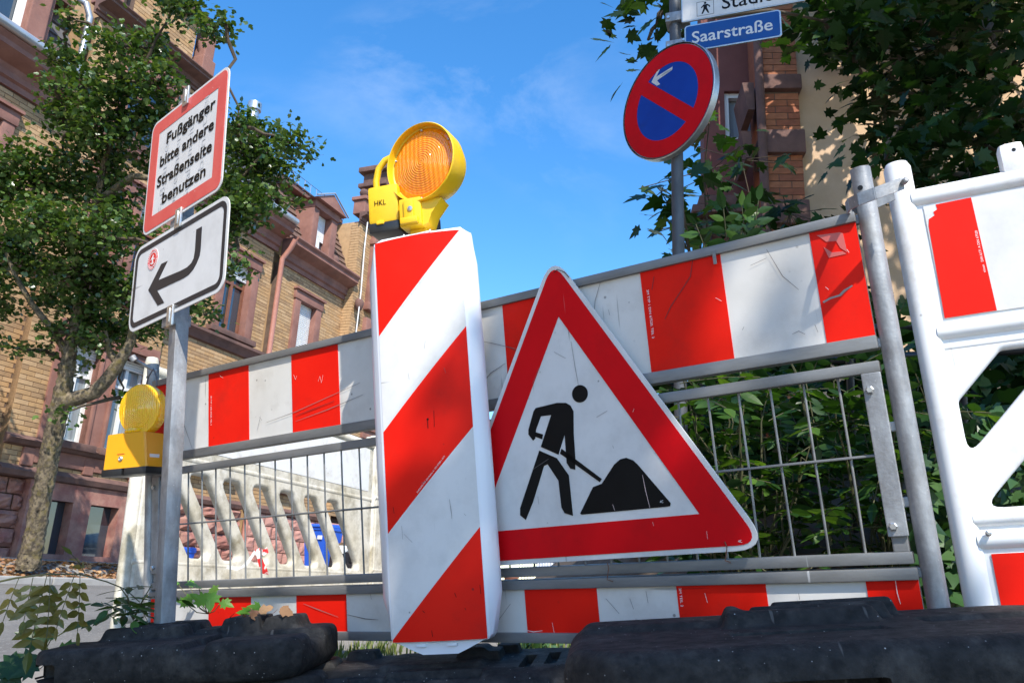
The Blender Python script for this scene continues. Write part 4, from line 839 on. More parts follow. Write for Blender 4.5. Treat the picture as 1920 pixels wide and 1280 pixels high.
MB().lathe([(0.001, 0), (0.007, 0), (0.007, 0.003), (0.001, 0.004)], 14, Matrix.Translation(((bx0+bx1)/2+0.004, -0.028, (bz0+bz1)/2+0.005)) @ Matrix.Rotation(math.pi/2, 4, 'X')).build('bolt', M_bright, Lp)
MB().bbox(bx1+0.008, bx1+0.022, 0.052, 0.075, bz0-0.01, bz0+0.04, 0.003).build('rear_clamp', M_blkp, Lp)
MB().bbox(bx0+0.016, bx1, 0.012, 0.05, bz0-0.03, bz0+0.002, 0.003).build('pin', M_yel, Lp)

# ------------------------------------------------------------------ pedestrians' sign post on the left
K1 = 1.20
SM = frame(Vector((-1.042, 2.037, 1.193))*K1, (0.733, -0.68, 0.041), (-0.076, -0.022, 0.997))
Sp = thing('sign_post', SM, 'square steel post with pedestrian detour sign and black left arrow sign', 'sign')
k = K1
pt, pb = Vector((0.150*k, 0.036, 0.035*k)), Vector((0.240*k, 0.036, -1.36*k))
ax = (pt-pb).normalized(); PMx = frame(pb, Vector((1, 0, 0))-ax.x*ax, ax)
MB().bbox(-0.021, 0.021, -0.021, 0.021, 0, (pt-pb).length, 0.004, PMx).build('post', M_galv, Sp, smooth=35)
a0, a1, b0, b1 = 0.0, 0.42*k, -0.340*k, 0.0
s1 = plate('text_sign_plate', [rrect(a0, a1, b0, b1, 0.035)], 0, 0.0016, M_wsign, Sp, 0.0006)
plate('red_border', [rrect(a0+0.009, a1-0.009, b0+0.009, b1-0.009, 0.027), rrect(a0+0.060, a1-0.060, b0+0.055, b1-0.055, 0.003)], -0.0022, 0.0005, M_fade, s1)
wd = a1-a0
for i, (tx_, xa, wt) in enumerate((('Fußgänger', 0.24, 0.62), ('bitte andere', 0.17, 0.69), ('Straßenseite', 0.155, 0.70), ('benutzen', 0.25, 0.55))):
    lettering('lettering', tx_, (a0+wd*xa, -0.117-0.0715*i, wd*wt, 0.039), -0.0026, M_black, s1, bold=0.022)
for i, (tx_, zz_) in enumerate((('Fußgänger', -0.36), ('bitte andere', -0.365), ('Straßenseite', -0.365), ('benutzen', -0.30))):
    lettering('ghost_lettering', tx_, (a0+wd*(0.27+0.165*i), zz_, 0.27, 0.034), -0.0020, M_ghost, s1, rot=math.pi/2)
c0, c1, d0, d1 = -0.033*k, 0.464*k, -0.606*k, -0.366*k
s2 = plate('arrow_sign_plate', [rrect(c0, c1, d0, d1, 0.045)], 0, 0.0016, M_wsign, Sp, 0.0006)
plate('black_border', [rrect(c0+0.012, c1-0.012, d0+0.012, d1-0.012, 0.036), rrect(c0+0.028, c1-0.028, d0+0.028, d1-0.028, 0.024)], -0.0022, 0.0005, M_navy, s2)
z2 = lambda x, y_: onplane(SM, 220+x/4, 360+y_/4)
arr = [z2(*q) for q in [(598, 283), (640, 260), (630, 430), (622, 480), (600, 535), (575, 580), (540, 622), (500, 648), (304, 740), (356, 830), (308, 852), (238, 736), (336, 540), (382, 518), (313, 662), (480, 592), (530, 565), (560, 535), (578, 500), (588, 440)]]
if sum(arr[i-1][0]*arr[i][1]-arr[i][0]*arr[i-1][1] for i in range(len(arr))) < 0: arr = arr[::-1]
plate('turn_arrow', [arr], -0.0022, 0.0005, M_navy, s2)
scx, scz = z2(271, 507)
M_stk = pm('red_sticker', (0.62, 0.02, 0.02), None, rough=0.4)
stk = plate('round_sticker', [circle(scx, scz, 0.036)], -0.0020, 0.0004, M_wht, s2)
plate('sticker_ring', [circle(scx, scz, 0.0335), circle(scx, scz, 0.0265)], -0.0027, 0.0003, M_stk, s2); plate('sticker_disc', [circle(scx, scz, 0.0225)], -0.0027, 0.0003, M_stk, s2)
for pg in ([(0.002, 0.016), (0.006, 0.012), (0.004, 0.004), (0.014, 0.001), (0.014, -0.002), (0.003, -0.001), (0.005, -0.008), (0.010, -0.016), (0.006, -0.017), (0.0, -0.009), (-0.006, -0.012), (-0.013, -0.008), (-0.013, -0.011), (-0.005, -0.016), (-0.002, -0.006), (-0.004, 0.002), (-0.012, -0.002), (-0.013, 0.0), (-0.003, 0.009)],):
    plate('sticker_figure', [[(scx+x, scz+z) for x, z in pg][::-1]], -0.0031, 0.0003, M_wht, s2)
for j in range(30):
    w = 2*math.pi*j/30
    if j % 8 != 0: plate('sticker_letter', [[(scx+0.030*math.cos(w)+dx*0.0016, scz+0.030*math.sin(w)+dz*0.0018) for dx, dz in ((-1, -1), (1, -1), (1, 1), (-1, 1))]], -0.0031, 0.0003, M_wht, s2)
for xc, zc_ in ((0.2*k, 0.004), (0.215*k, -0.353*k), (0.215*k, -0.612*k)):
    MB().bbox(xc-0.018, xc+0.018, -0.010, -0.002, zc_-0.032, zc_+0.032, 0.003).bbox(xc-0.006, xc+0.006, -0.013, -0.009, zc_-0.022, zc_+0.022, 0.003).build('clamp', M_bright, Sp, smooth=35)
    MB().bbox(xc-0.075, xc-0.008, 0.004, 0.064, zc_-0.02, zc_+0.016, 0.003).build('clamp_band', M_galv, Sp, smooth=35)

# ------------------------------------------------------------------ rubber base plates
def base_plate(name, M, L_, Wd, h, feats, label, group, taper=0.25, ends=0.18, nx=220, ny=110, cuts=(), rim=0.022, low=0.74):
    """moulded recycled-rubber foot: rounded slab with humps, pans and slots"""
    t = thing(name, M, label, 'base plate', group)
    vs = []; idx = {}
    def sm(d, s): return 1/(1+math.exp(-d/s*4)) if abs(d/s*4) < 40 else (1.0 if d > 0 else 0.0)
    us = np.linspace(-1, 1, nx); ws = np.linspace(-1, 1, ny)
    for j, w in enumerate(ws):
        for i, u in enumerate(us):
            e = max(0, (abs(u)-(1-ends))/ends); half = Wd/2*(1-taper*e*e); x = u*L_/2; y = w*half
            d = min((1-abs(u))*L_/2, (1-abs(w))*half); q = min(1, d/rim); z = h*(low+(1-low)*math.sqrt(max(0, 1-(1-q)**2)))
            for cx, cy, hx_, hy_, dz, s in feats:
                f = sm(hx_-abs(x-cx), s*0.55)*sm(hy_-abs(y-cy), s*0.55); z += dz*f
            vs.append((x, y, z))
    fs = [(j*nx+i, j*nx+i+1, (j+1)*nx+i+1, (j+1)*nx+i) for j in range(ny-1) for i in range(nx-1)]
    loop = [i for i in range(nx)]+[j*nx+nx-1 for j in range(1, ny)]+[(ny-1)*nx+i for i in range(nx-2, -1, -1)]+[j*nx for j in range(ny-2, 0, -1)]
    n = len(loop); b = len(vs)
    for k_, (zf_, ins) in enumerate(((0.30, 0.0), (0.08, 0.012), (0.0, 0.02))):
        for v in loop:
            x, y, z = vs[v]; r_ = max(1e-6, math.hypot(x/L_, y/Wd)); vs.append((x-ins*x/(L_/2), y-ins*y/(Wd/2), h*zf_))
    prev = loop
    for k_ in range(3):
        cur = list(range(b+k_*n, b+(k_+1)*n)); fs += [(prev[(i+1) % n], prev[i], cur[i], cur[(i+1) % n]) for i in range(n)]; prev = cur
    fs.append(tuple(reversed(prev)))
    mb = MB().add(vs, fs); me = mb.mesh('body')
    o = link('body', me, M_rubber, t, smooth=50)
    if cuts:
        cb = MB()
        for c in cuts: cb.bbox(*c, 0.008)
        co = cb.build('cutter', None); co.parent = t
        md = o.modifiers.new('b', 'BOOLEAN'); md.operation = 'DIFFERENCE'; md.object = co; md.solver = 'EXACT'
        bpy.context.view_layer.update()
        m2 = bpy.data.meshes.new_from_object(o.evaluated_get(bpy.context.evaluated_depsgraph_get())); o.modifiers.clear(); o.data = m2; bpy.data.objects.remove(co)
        shade(m2, 50)
    return t
GP = 'rubber foot plates under the barriers'
f1 = [(-0.13, 0.06, 0.11, 0.08, 0.030, 0.02), (0.10, 0.10, 0.05, 0.055, 0.034, 0.012), (0.20, 0.11, 0.045, 0.05, 0.030, 0.015), (0.02, 0.07, 0.03, 0.05, 0.012, 0.01), (0.20, -0.02, 0.14, 0.05, -0.022, 0.012), (-0.25, 0.06, 0.07, 0.05, -0.02, 0.012), (-0.05, 0.05, 0.035, 0.02, -0.03, 0.006), (0.08, -0.15, 0.03, 0.08, -0.015, 0.01)]
base_plate('base_plate', site_frame(-0.80, 2.20, 0.092, math.radians(-6)), 0.66, 0.37, 0.092, f1, 'upper black rubber foot plate holding the pedestrian sign post', GP, cuts=((-0.33, -0.25, -0.26, -0.10, 0.022, 0.062),))
base_plate('base_plate', site_frame(-0.79, 2.21, 0.0, math.radians(1)), 0.68, 0.38, 0.092, f1, 'lower black rubber foot plate beneath the pedestrian sign post', GP, cuts=((-0.30, -0.22, -0.26, -0.12, 0.02, 0.06),))
f2 = [(0.0, 0.0, 0.13, 0.11, 0.010, 0.02), (-0.235, 0.12, 0.04, 0.03, 0.022, 0.012), (0.11, 0.02, 0.055, 0.045, 0.022, 0.006), (0.17, 0.11, 0.03, 0.03, 0.022, 0.008), (-0.02, -0.17, 0.16, 0.02, -0.02, 0.01), (-0.20, -0.14, 0.10, 0.03, -0.012, 0.01)]
f2 += [(0.24, -0.06, 0.012, 0.09, -0.02, 0.005), (0.30, -0.03, 0.012, 0.09, -0.016, 0.005)]
base_plate('base_plate', site_frame(-0.185, 2.24, -0.01, math.radians(-8)), 0.86, 0.44, 0.088, f2, 'black rubber foot plate under the striped delineator', GP, taper=0.5, ends=0.42, rim=0.07, low=0.35)
f3 = [(-0.04, 0.055, 0.13, 0.020, 0.026, 0.02), (0.0, 0.095, 0.12, 0.016, 0.028, 0.016), (0.035, 0.13, 0.11, 0.016, 0.031, 0.016), (-0.05, -0.045, 0.12, 0.016, -0.03, 0.008), (0.28, 0.03, 0.12, 0.03, -0.012, 0.02), (-0.28, 0.11, 0.14, 0.05, 0.012, 0.03)]
base_plate('base_plate', site_frame(0.545, 1.435, 0.108, math.radians(-7)), 0.90, 0.42, 0.092, f3, 'upper black rubber foot plate in the right foreground with ribbed hump', GP, cuts=((-0.24, 0.02, -0.26, -0.15, 0.012, 0.045),), taper=0.45, ends=0.28, rim=0.035, low=0.6)
base_plate('base_plate', site_frame(0.70, 1.46, 0.0, math.radians(4)), 0.66, 0.40, 0.112, f1, 'lower black rubber foot plate under the ribbed plate, right foreground', GP)

# ------------------------------------------------------------------ white plastic barrier on the right
BM = frame(Vector((1.122, 2.03, 1.056))*0.766, (0.916, -0.392, 0.084), UPF)
Bq = thing('plastic_barrier', BM, 'white plastic barrier with red and white stripes at the right edge', 'barrier')
LB = 1.60
def slots(n, x0, dx, zt, zb_, w, lean, r, xmin=-9, xmax=9):
    out = []
    for i in range(n):
        a = x0+i*dx; pg = [(a, zt), (a+w, zt), (a+w+lean, zb_), (a+lean, zb_)]
        if xmin > -9 and min(a, a+lean) < xmin:           # cut by the post
            t1 = (xmin-a)/lean; t2 = (xmin-a-w)/lean
            pg = [(a, zt), (a+w, zt), (xmin, zt+(zb_-zt)*t2), (xmin, zt+(zb_-zt)*t1)]
        out.append(rpoly(pg, r)[::-1])
    return out
body = rrect(-0.03, LB, -0.855, 0.045, 0.02)
me_b = [body]+slots(6, 0.089, 0.22, -0.325, -0.634, 0.11, -0.305, 0.016, xmin=-0.004)
plate('body', me_b, 0.030, 0.016, M_plast, Bq, 0.010)
MB().tube([(-0.034, 0.030, -0.88), (-0.034, 0.030, 0.10), (-0.034, 0.030, 0.112)], [0.0275, 0.0275, 0.022], 28).build('post', M_plast, Bq, smooth=60)
MB().tube([(LB+0.02, 0.030, -0.88), (LB+0.02, 0.030, 0.10), (LB+0.02, 0.030, 0.112)], [0.0275, 0.0275, 0.022], 28).build('post', M_plast, Bq, smooth=60)
for z, r_ in ((0.022, 0.020), (-0.272, 0.020), (-0.306, 0.010), (-0.652, 0.018), (-0.693, 0.020), (-0.838, 0.020)):
    MB().tube([(-0.02, 0.022, z), (LB, 0.022, z)], r_, 14).build('bead', M_plast, Bq, smooth=60)
MB().bbox(0.158, 0.206, 0.012, 0.052, 0.03, 0.105, 0.014).build('stacking_stub', M_plast, Bq, smooth=50)
MB().lathe([(0.0001, 0), (0.004, 0)], 12, Matrix.Translation((0.185, 0.0115, 0.085)) @ Matrix.Rotation(math.pi/2, 4, 'X')).build('drilled_hole', M_blkp, Bq)
sh1 = MB().box(0.0, LB-0.02, 0.0115, 0.0125, -0.246, 0.0).build('upper_sheet', M_wsign, Bq)
MB().prism([(-0.0005, -0.246), (0.095, -0.245), (0.091, 0.0), (0.024, -0.001), (0.025, -0.012), (0.017, -0.016), (0.018, -0.024), (0.006, -0.030), (0.003, -0.045)], 0.0106, 0.0116).build('red_stripe', M_rboard, sh1)
for i in range(1, 8): MB().box(0.19*i, 0.19*i+0.095, 0.0106, 0.0116, -0.246, 0.0).build('red_stripe', M_rboard, sh1)
sh2_ = MB().box(0.0, LB-0.02, 0.0115, 0.0125, -0.822, -0.720).build('lower_sheet', M_wsign, Bq)
for i in range(0, 8): MB().box(0.19*i, 0.19*i+0.095, 0.0106, 0.0116, -0.822, -0.720).build('red_stripe', M_rboard, sh2_)
lettering('small_print', 'nissen   DIN 6171 A DIN 67520', (0.0893, -0.163, 0.09, 0.0048), 0.0104, M_wht, sh1, rot=math.pi/2)
MB().lathe([(0.006, 0), (0.006, 0.008), (0.003, 0.01)], 8, Matrix.Translation((0.0, 0.0, -0.68)) @ Matrix.Rotation(math.pi/2, 4, 'X')).build('bolt', M_bright, Bq)
# steel strap that ties the fence pole to the barrier post
Stp = [at(1692, 344, 1.632), at(1640, 363, 1.628), at(1610, 374, 1.640), at(1592, 383, 1.675), at(1588, 390, 1.72), at(1602, 391, 1.76), at(1640, 381, 1.755), at(1675, 365, 1.74)]
Sm = thing('steel_strap', Matrix.Translation(Stp[0]), 'flat steel strap linking the fence pole to the white barrier post', 'strap')
mb = MB(); ups = UPF.normalized()*0.0125
for a, b in zip(Stp[:-1], Stp[1:]):
    t_ = (b-a).normalized(); nn = t_.cross(ups).normalized()*0.0018
    mb.loft([[p-Stp[0]+ups+nn, p-Stp[0]+ups-nn, p-Stp[0]-ups-nn, p-Stp[0]-ups+nn] for p in (a-t_*0.002, b+t_*0.002)])
mb.build('band', M_galv, Sm)
MB().lathe([(0.0065, 0), (0.0065, 0.012), (0.004, 0.014)], 6, Matrix.Translation((0.0, -0.004, 0.0)) @ Matrix.Rotation(math.pi/2, 4, 'X')).build('bolt', M_galv, Sm)

# ------------------------------------------------------------------ dirty slotted barrier along the street
GM = frame((-1.578, 3.599, 0.178), (0.344, 0.939, 0.0), (-0.055, 0.020, 0.998))
def long_barrier(M, label, LG, withpost=True):
    G = thing('slotted_barrier', M, label, 'barrier', 'white slotted barriers along the street')
    plate('body', [rrect(0.0, LG, -0.40, 0.70, 0.02)]+slots(int((LG-0.30)/0.24), 0.040, 0.24, 0.255, -0.13, 0.150, 0.315, 0.05), 0.030, 0.028, M_plastd, G, 0.020)
    for z, r_ in ((0.680, 0.030), (0.318, 0.022), (0.352, 0.012), (-0.16, 0.020), (-0.38, 0.030)):
        MB().tube([(0.0, 0.02, z), (LG, 0.02, z)], r_, 12).build('bead', M_plastd, G, smooth=60)
    MB().box(0.05, LG-0.05, 0.0, 0.0045, 0.37, 0.65).build('back_sheet', M_plast, G)
    for x in (0.0, LG): MB().tube([(x, 0.035, -0.5), (x, 0.035, 0.72), (x, 0.035, 0.745)], [0.030, 0.030, 0.025], 22).build('post', M_plastd, G, smooth=60)
    return G
long_barrier(GM, 'nearer dirty white slotted plastic barrier seen through the fence mesh', 2.05)
long_barrier(GM @ Matrix.Translation((2.16, 0.03, 0.03)), 'farther dirty white slotted plastic barrier along the street', 2.05)
tp = [GM @ Vector((0.80, -0.02, -0.11)), GM @ Vector((0.86, -0.025, -0.10)), GM @ Vector((0.93, -0.03, -0.075))]
Tp = thing('barrier_tape', Matrix.Translation(tp[0]), 'crumpled red and white barrier tape knotted on the slotted barrier', 'tape')
def ribbon(pts, w, up, mat, name, parent):
    mb = MB(); o_ = Vector(pts[0]); n = len(pts); up = Vector(up)
    vs = []
    for i, p in enumerate(pts):
        a = up.copy(); a.rotate(Matrix.Rotation(0.5*math.sin(i*1.7), 3, 'Y')); vs += [Vector(p)+a*w/2+Vector((0.003*math.sin(i*2.1), 0, 0)), Vector(p)-a*w/2]
    mb.add(vs, [(2*i, 2*i+1, 2*i+3, 2*i+2) for i in range(n-1)]); return mb.build(name, mat, parent, smooth=60)
M_tape = pm('barrier_tape_film', (0.70, 0.03, 0.03), (0.85, 0.75, 0.72), 26, 0.35, contrast=(0.5, 0.56))
q0 = [at(425, 1062, 3.95), at(446, 1066, 3.97), at(462, 1058, 4.0), at(478, 1034, 4.02), at(490, 1036, 4.02), at(500, 1030, 4.02)]
ribbon([p-tp[0] for p in q0[:4]], 0.018, (0, 0, 1), pm('tape_back', (0.7, 0.69, 0.66), None, rough=0.5), 'wrapped_tape', Tp)
ribbon([p-tp[0] for p in [at(478, 1035, 4.0), at(486, 1030, 3.99), at(494, 1036, 4.0), at(502, 1030, 4.0)]], 0.028, (0, 0, 1), M_tape, 'knot', Tp)
ribbon([p-tp[0] for p in [at(480, 1034, 3.99), at(486, 1044, 3.98), at(490, 1055, 3.99), at(494, 1066, 3.98), at(498, 1076, 3.99)]], 0.030, (1, 0, 0.1), M_tape, 'loose_end', Tp)

# ------------------------------------------------------------------ small yellow lamp hung on the barrier post, left
QM = frame(at(266, 768, 2.80), (0.97, -0.235, 0.10), UPF) @ Matrix.Scale(0.85, 4); Q = thing('warning_lamp', QM, 'smaller yellow warning lamp with flat lens hanging on the left barrier post', 'lamp')
qp = lambda px, py: onplane(QM, px, py)
HQ = Matrix.Rotation(math.radians(-6), 4, 'Z') @ Matrix.Rotation(math.pi/2, 4, 'X')
pr = [(0.101, -0.030), (0.104, -0.016), (0.104, 0.012), (0.100, 0.017), (0.080, 0.017)]
pr += [(0.080*(1-i/40)+0.0001, 0.017+0.012*(1-(0.080*(1-i/40)/0.08)**2)+0.0009*math.cos((1-i/40)*0.08*2*math.pi/0.007)) for i in range(1, 41)]
MB().lathe(pr, 64, HQ, True).build('lens', M_lens2, Q, smooth=50)
MB().lathe([(0.101, -0.030), (0.09, -0.045), (0.05, -0.055), (0.001, -0.058)], 48, HQ, True).build('rear_lens', M_lens2, Q, smooth=50)
MB().lathe([(0.075, -0.004), (0.03, -0.012), (0.001, -0.014)], 32, HQ, True).build('reflector', M_refl, Q, smooth=60)
x0_, z1_ = qp(214, 818); x1_, z0_ = qp(290, 874); xt0, _ = qp(219, 818); xt1, _ = qp(284, 818); xb0, _ = qp(212, 874); xb1, _ = qp(286, 874)
secs = []
for zq, a, b, g_ in ((z1_+0.004, xt0+0.03, xt1-0.03, 0.012), (z1_, xt0, xt1, 0.0), (z0_, xb0, xb1+0.006, -0.004)):
    secs.append([(a, -0.05+g_, zq), (b, -0.05+g_, zq), (b+0.006, -0.044+g_, zq), (b+0.006, 0.07-g_, zq), (a-0.006, 0.07-g_, zq), (a-0.006, -0.044+g_, zq)])
MB().loft(secs[::-1]).build('battery_box', M_yel2, Q, smooth=35)
MB().bbox(xb0-0.008, (xb0+xb1)/2-0.006, -0.058, 0.072, z0_-0.028, z0_, 0.004).bbox((xb0+xb1)/2+0.004, xb1+0.012, -0.058, 0.072, z0_-0.028, z0_, 0.004).box((xb0+xb1)/2-0.007, (xb0+xb1)/2+0.006, -0.04, 0.07, z0_-0.02, z0_-0.001).build('black_base', M_blkp, Q, smooth=35)
MB().lathe([(0.036, 0), (0.042, 0.012), (0.034, 0.022)], 24, Matrix.Translation(((xt0+xt1)/2+0.006, 0.0, z1_))).build('neck', M_lens2, Q, smooth=50)
cx_, cz_ = qp(243, 861); MB().lathe([(0.010, 0), (0.010, 0.003), (0.0062, 0.006), (0.002, 0.003)], 18, Matrix.Translation((cx_, -0.053, cz_)) @ Matrix.Rotation(math.pi/2, 4, 'X')).build('lock', M_bright, Q, smooth=40)
MB().box(cx_-0.016, cx_+0.016, -0.0545, -0.050, cz_+0.018, cz_+0.0195).build('seam', M_stk, Q)
MB().box(xb1+0.0075, xb1+0.0085, -0.03, 0.03, z0_+0.01, z0_+0.05).build('paper_label', M_wht, Q)
hk = [qp(268, 722), qp(272, 705), qp(282, 690), qp(287, 705), qp(288, 721)]
MB().tube([(x, 0.02, z) for x, z in hk], 0.0035, 6).build('hook', M_hook, Q, smooth=60)
Bolt = [at(250, 672, 2.84), at(270, 684, 2.86), at(293, 696, 2.88)]
Bt = thing('tie_bolt', Matrix.Translation(Bolt[0]), 'bent grey tie bolt through the top of the left barrier post', 'bolt')
MB().tube([p-Bolt[0] for p in Bolt], 0.006, 8).tube([at(247, 668, 2.83)-Bolt[0], at(253, 676, 2.83)-Bolt[0]], 0.012, 8).build('shaft', M_galv, Bt, smooth=50)

# ------------------------------------------------------------------ street sign pole
dc = Vector((0.723, 3.572, 2.369)); dx = Vector((math.cos(-0.92), math.sin(-0.92), 0)); dn = dx.cross(Vector((0, 0, 1)))
pole_xy = dc-dn*0.075
gz = ground_z(pole_xy.x, pole_xy.y)
PMt = Matrix.Translation((pole_xy.x, pole_xy.y, gz)); Pp = thing('street_sign_pole', PMt, 'grey pole with no-stopping disc, blue street name plate and footpath arrow', 'sign')
MB().tube([(0, 0, -0.1), (0, 0, 3.6)], 0.030, 20).build('pole', M_grey, Pp, smooth=60)
inv = PMt.inverted()
DMx = inv @ frame(dc, dx, Vector((0, 0, 1))+dn*0.05)
def child_plate(nm, loops, y, ext, mat, par, M, bev=0.0):
    me = curve_mesh(loops, ext, bev); me.transform(Matrix.Translation((0, y, 0))); me.transform(M); return link(nm, me, mat, par, smooth=40)
M_alu = pm('aluminium_rim', (0.55, 0.56, 0.56), (0.42, 0.43, 0.43), 20, 0.38, metal=0.7)
dk = MB().lathe([(0.3005, -0.004), (0.304, 0.0), (0.304, 0.034), (0.296, 0.036), (0.294, 0.003), (0.001, 0.003)], 72, DMx @ Matrix.Rotation(-math.pi/2, 4, 'X'), True).build('no_stopping_disc', M_alu, Pp, smooth=40)
child_plate('blue_field', [circle(0, 0, 0.292, 72)], 0.0005, 0.0006, M_blue, dk, DMx)
child_plate('red_ring', [circle(0, 0, 0.2915, 72), circle(0, 0, 0.203, 60)], -0.0006, 0.0004, M_rsign, dk, DMx)
R2 = math.radians(-45); ca, sa = math.cos(R2), math.sin(R2)
child_plate('red_bar', [[(x*ca-z*sa, x*sa+z*ca) for x, z in ((-0.206, -0.036), (0.206, -0.036), (0.206, 0.036), (-0.206, 0.036))]], -0.00062, 0.0004, M_rsign, dk, DMx)
zdisc = lambda x, y_: onplane(PMt @ DMx, 1160+x/4, y_/4)
ar = [zdisc(*q) for q in [(404, 502), (402, 525), (288, 606), (312, 632), (288, 645), (246, 618), (296, 520), (310, 522), (282, 578)]]
if sum(ar[i-1][0]*ar[i][1]-ar[i][0]*ar[i-1][1] for i in range(len(ar))) < 0: ar = ar[::-1]
child_plate('white_arrow', [ar], -0.0006, 0.0004, M_wsign, dk, DMx)
NM = inv @ frame(Vector((1.04, 4.527, 3.573))*0.784, (0.94, -0.341, 0), (0, 0, 1)); NW = PMt @ NM
nh = 0.159; nw = 0.475
np_ = child_plate('name_plate', [rrect(0, nw, -nh, 0, 0.018)], 0, 0.004, M_alu, Pp, NM, 0.002)
child_plate('blue_field', [rrect(0.008, nw-0.008, -nh+0.008, -0.008, 0.012)], -0.0046, 0.0006, M_sblue, np_, NM)
me = text_mesh('Saarstraße', (0.038, -0.113, 0.395, 0.070), bold=0.012); me.transform(Matrix.Translation((0, -0.0056, 0))); me.transform(NM); link('lettering', me, M_wsign, np_)
b0x, b0z = onplane(NW, 1278, 44); t0x, t0z = onplane(NW, 1276, -4)
zb_ = b0z; zt_ = zb_+0.17
fpw = 0.70
pts_ = [(b0x, zb_), (b0x+fpw-0.10, zb_), (b0x+fpw, (zb_+zt_)/2), (b0x+fpw-0.10, zt_), (b0x, zt_)]
fpl = child_plate('footpath_arrow_plate', [rpoly(pts_, 0.008)], 0, 0.005, M_alu, Pp, NM, 0.002)
child_plate('white_field', [rpoly([(b0x+0.006, zb_+0.006), (b0x+fpw-0.103, zb_+0.006), (b0x+fpw-0.008, (zb_+zt_)/2), (b0x+fpw-0.103, zt_-0.006), (b0x+0.006, zt_-0.006)], 0.006)], -0.0056, 0.0006, M_wsign, fpl, NM)
bxx, bzz = onplane(NW, 1307, 33); ex_, _ = onplane(NW, 1339, 26)
bw = ex_-bxx; bz1_ = bzz+bw*1.0
child_plate('pictogram_frame', [[(bxx, bzz), (ex_, bzz), (ex_, bz1_), (bxx, bz1_)], [(bxx+0.002, bzz+0.002), (bxx+0.002, bz1_-0.002), (ex_-0.002, bz1_-0.002), (ex_-0.002, bzz+0.002)]], -0.0064, 0.0003, M_black, fpl, NM)
fx, fz, fs_ = (bxx+ex_)/2, bzz+0.01, bw*0.0105
fig = [[(-22, 0), (-14, 0), (0, 28), (14, 0), (22, 0), (10, 36), (10, 52), (22, 44), (20, 36), (28, 40), (26, 50), (12, 62), (-8, 62), (-24, 46), (-22, 38), (-10, 50), (-10, 36)]]
child_plate('walking_figure', [[(fx+x*fs_, fz+z*fs_) for x, z in fig[0]]], -0.0064, 0.0003, M_black, fpl, NM); child_plate('figure_head', [circle(fx, fz+71*fs_, 7*fs_, 16)], -0.0064, 0.0003, M_black, fpl, NM)
sx_, sz_ = onplane(NW, 1354, 20); ex2, _ = onplane(NW, 1474, 0)
me = text_mesh('Stadion', (sx_, sz_+0.002, ex2-sx_, 0.082), bold=0.008); me.transform(Matrix.Translation((0, -0.0066, 0))); me.transform(NM); link('lettering', me, M_black, fpl)
for pz in (onplane(NW, 1283, 75)[1], zb_+0.07):
    c_ = NM @ Vector((-0.02, 0.0, pz)); MB().bbox(-0.045, 0.075, -0.042, 0.042, c_.z-0.035, c_.z+0.02, 0.004, Matrix.Rotation(-0.35, 4, 'Z')).lathe([(0.034, c_.z-0.02), (0.036, c_.z), (0.034, c_.z+0.02)], 18).build('clamp', M_galv, Pp, smooth=35)
    for ddx, ddz in ((-0.03, -0.01), (0.05, -0.022), (0.05, 0.008)):
        MB().lathe([(0.008, 0), (0.008, 0.006)], 6, Matrix.Rotation(-0.35, 4, 'Z') @ Matrix.Translation((ddx, -0.042, c_.z+ddz)) @ Matrix.Rotation(math.pi/2, 4, 'X')).build('bolt', M_bright, Pp)

# ------------------------------------------------------------------ garden bed and plants behind the fence, right
def bed_z(x, y):
    return ground_z(x, y)+0.02+0.55*sstep(2.6, 4.6, y+0.35*x)*sstep(0.2, 1.4, x)  # the rise is an unseen soil bank, added as dark backing behind the plants
gb = grid_sheet('garden_bed', list(np.linspace(0.25, 16, 60)), list(np.linspace(2.45, 14, 50)), lambda x, y_: (x, y_, bed_z(x, y_)+0.02*random.random()-(0.1 if x < 0.3 or y_ < 2.5 else 0)), M_soil)
tag(gb, kind='structure')
def compound(base, direction, n, ls, leaflets, rach, droop=0.25):
    """pinnate leaf: rachis with paired leaflets; appends leaflet transforms"""
    d = Vector(direction).normalized(); side = d.cross(Vector((0, 0, 1)))
    if side.length < 0.1: side = Vector((1, 0, 0))
    side.normalize(); nrm = side.cross(d).normalized(); p = Vector(base); pts = [p.copy()]
    for i in range(n):
        d = (d+Vector((0, 0, -droop/n))).normalized(); p = p+d*ls*0.55; pts.append(p.copy())
        for sg in ((-1, 1) if i < n-1 else (0,)):
            ld = (d*(0.35 if sg else 1)+side*sg*0.95+Vector((random.gauss(0, .12), random.gauss(0, .12), random.gauss(-0.12, .15)))).normalized()
            ln_ = (nrm+Vector((random.gauss(0, .3), random.gauss(0, .3), random.gauss(0, .2)))); ln_ = (ln_-ln_.dot(ld)*ld).normalized(); lx = ld.cross(ln_)
            s_ = ls*random.uniform(0.8, 1.15); leaflets.append(([[lx[k]*s_*1.15, ld[k]*s_, ln_[k]*s_] for k in range(3)], list(p)))
    rach.append(pts)
def pinnate_shrub(name, label, cat, org, spots, mat, n_ind, ls=0.062, stem_mat=M_stem):
    t = thing(name, Matrix.Translation(org), label, cat); leaflets = []; rach = []; mb = MB()
    for b, d, n in spots: compound(Vector(b)-Vector(org), d, n, ls*random.uniform(0.85, 1.2), leaflets, rach)
    for p in rach: mb.tube(p, 0.0016, 4, False)
    root = Vector((0, 0, 0.0))
    for p in rach[::4]:
        a = Vector((p[0].x*0.5, p[0].y*0.6, p[0].z*0.1)); limb(mb, a, p[0], 0.005, 0.002, 0.05, 5, 4)
    mb.build('stems', stem_mat, t, smooth=60)
    R = np.array([q[0] for q in leaflets]); T_ = np.array([q[1] for q in leaflets])
    foliage(t, 'leaflets', 'lance', R, T_, mat, n_ind, org=list(org)); return t
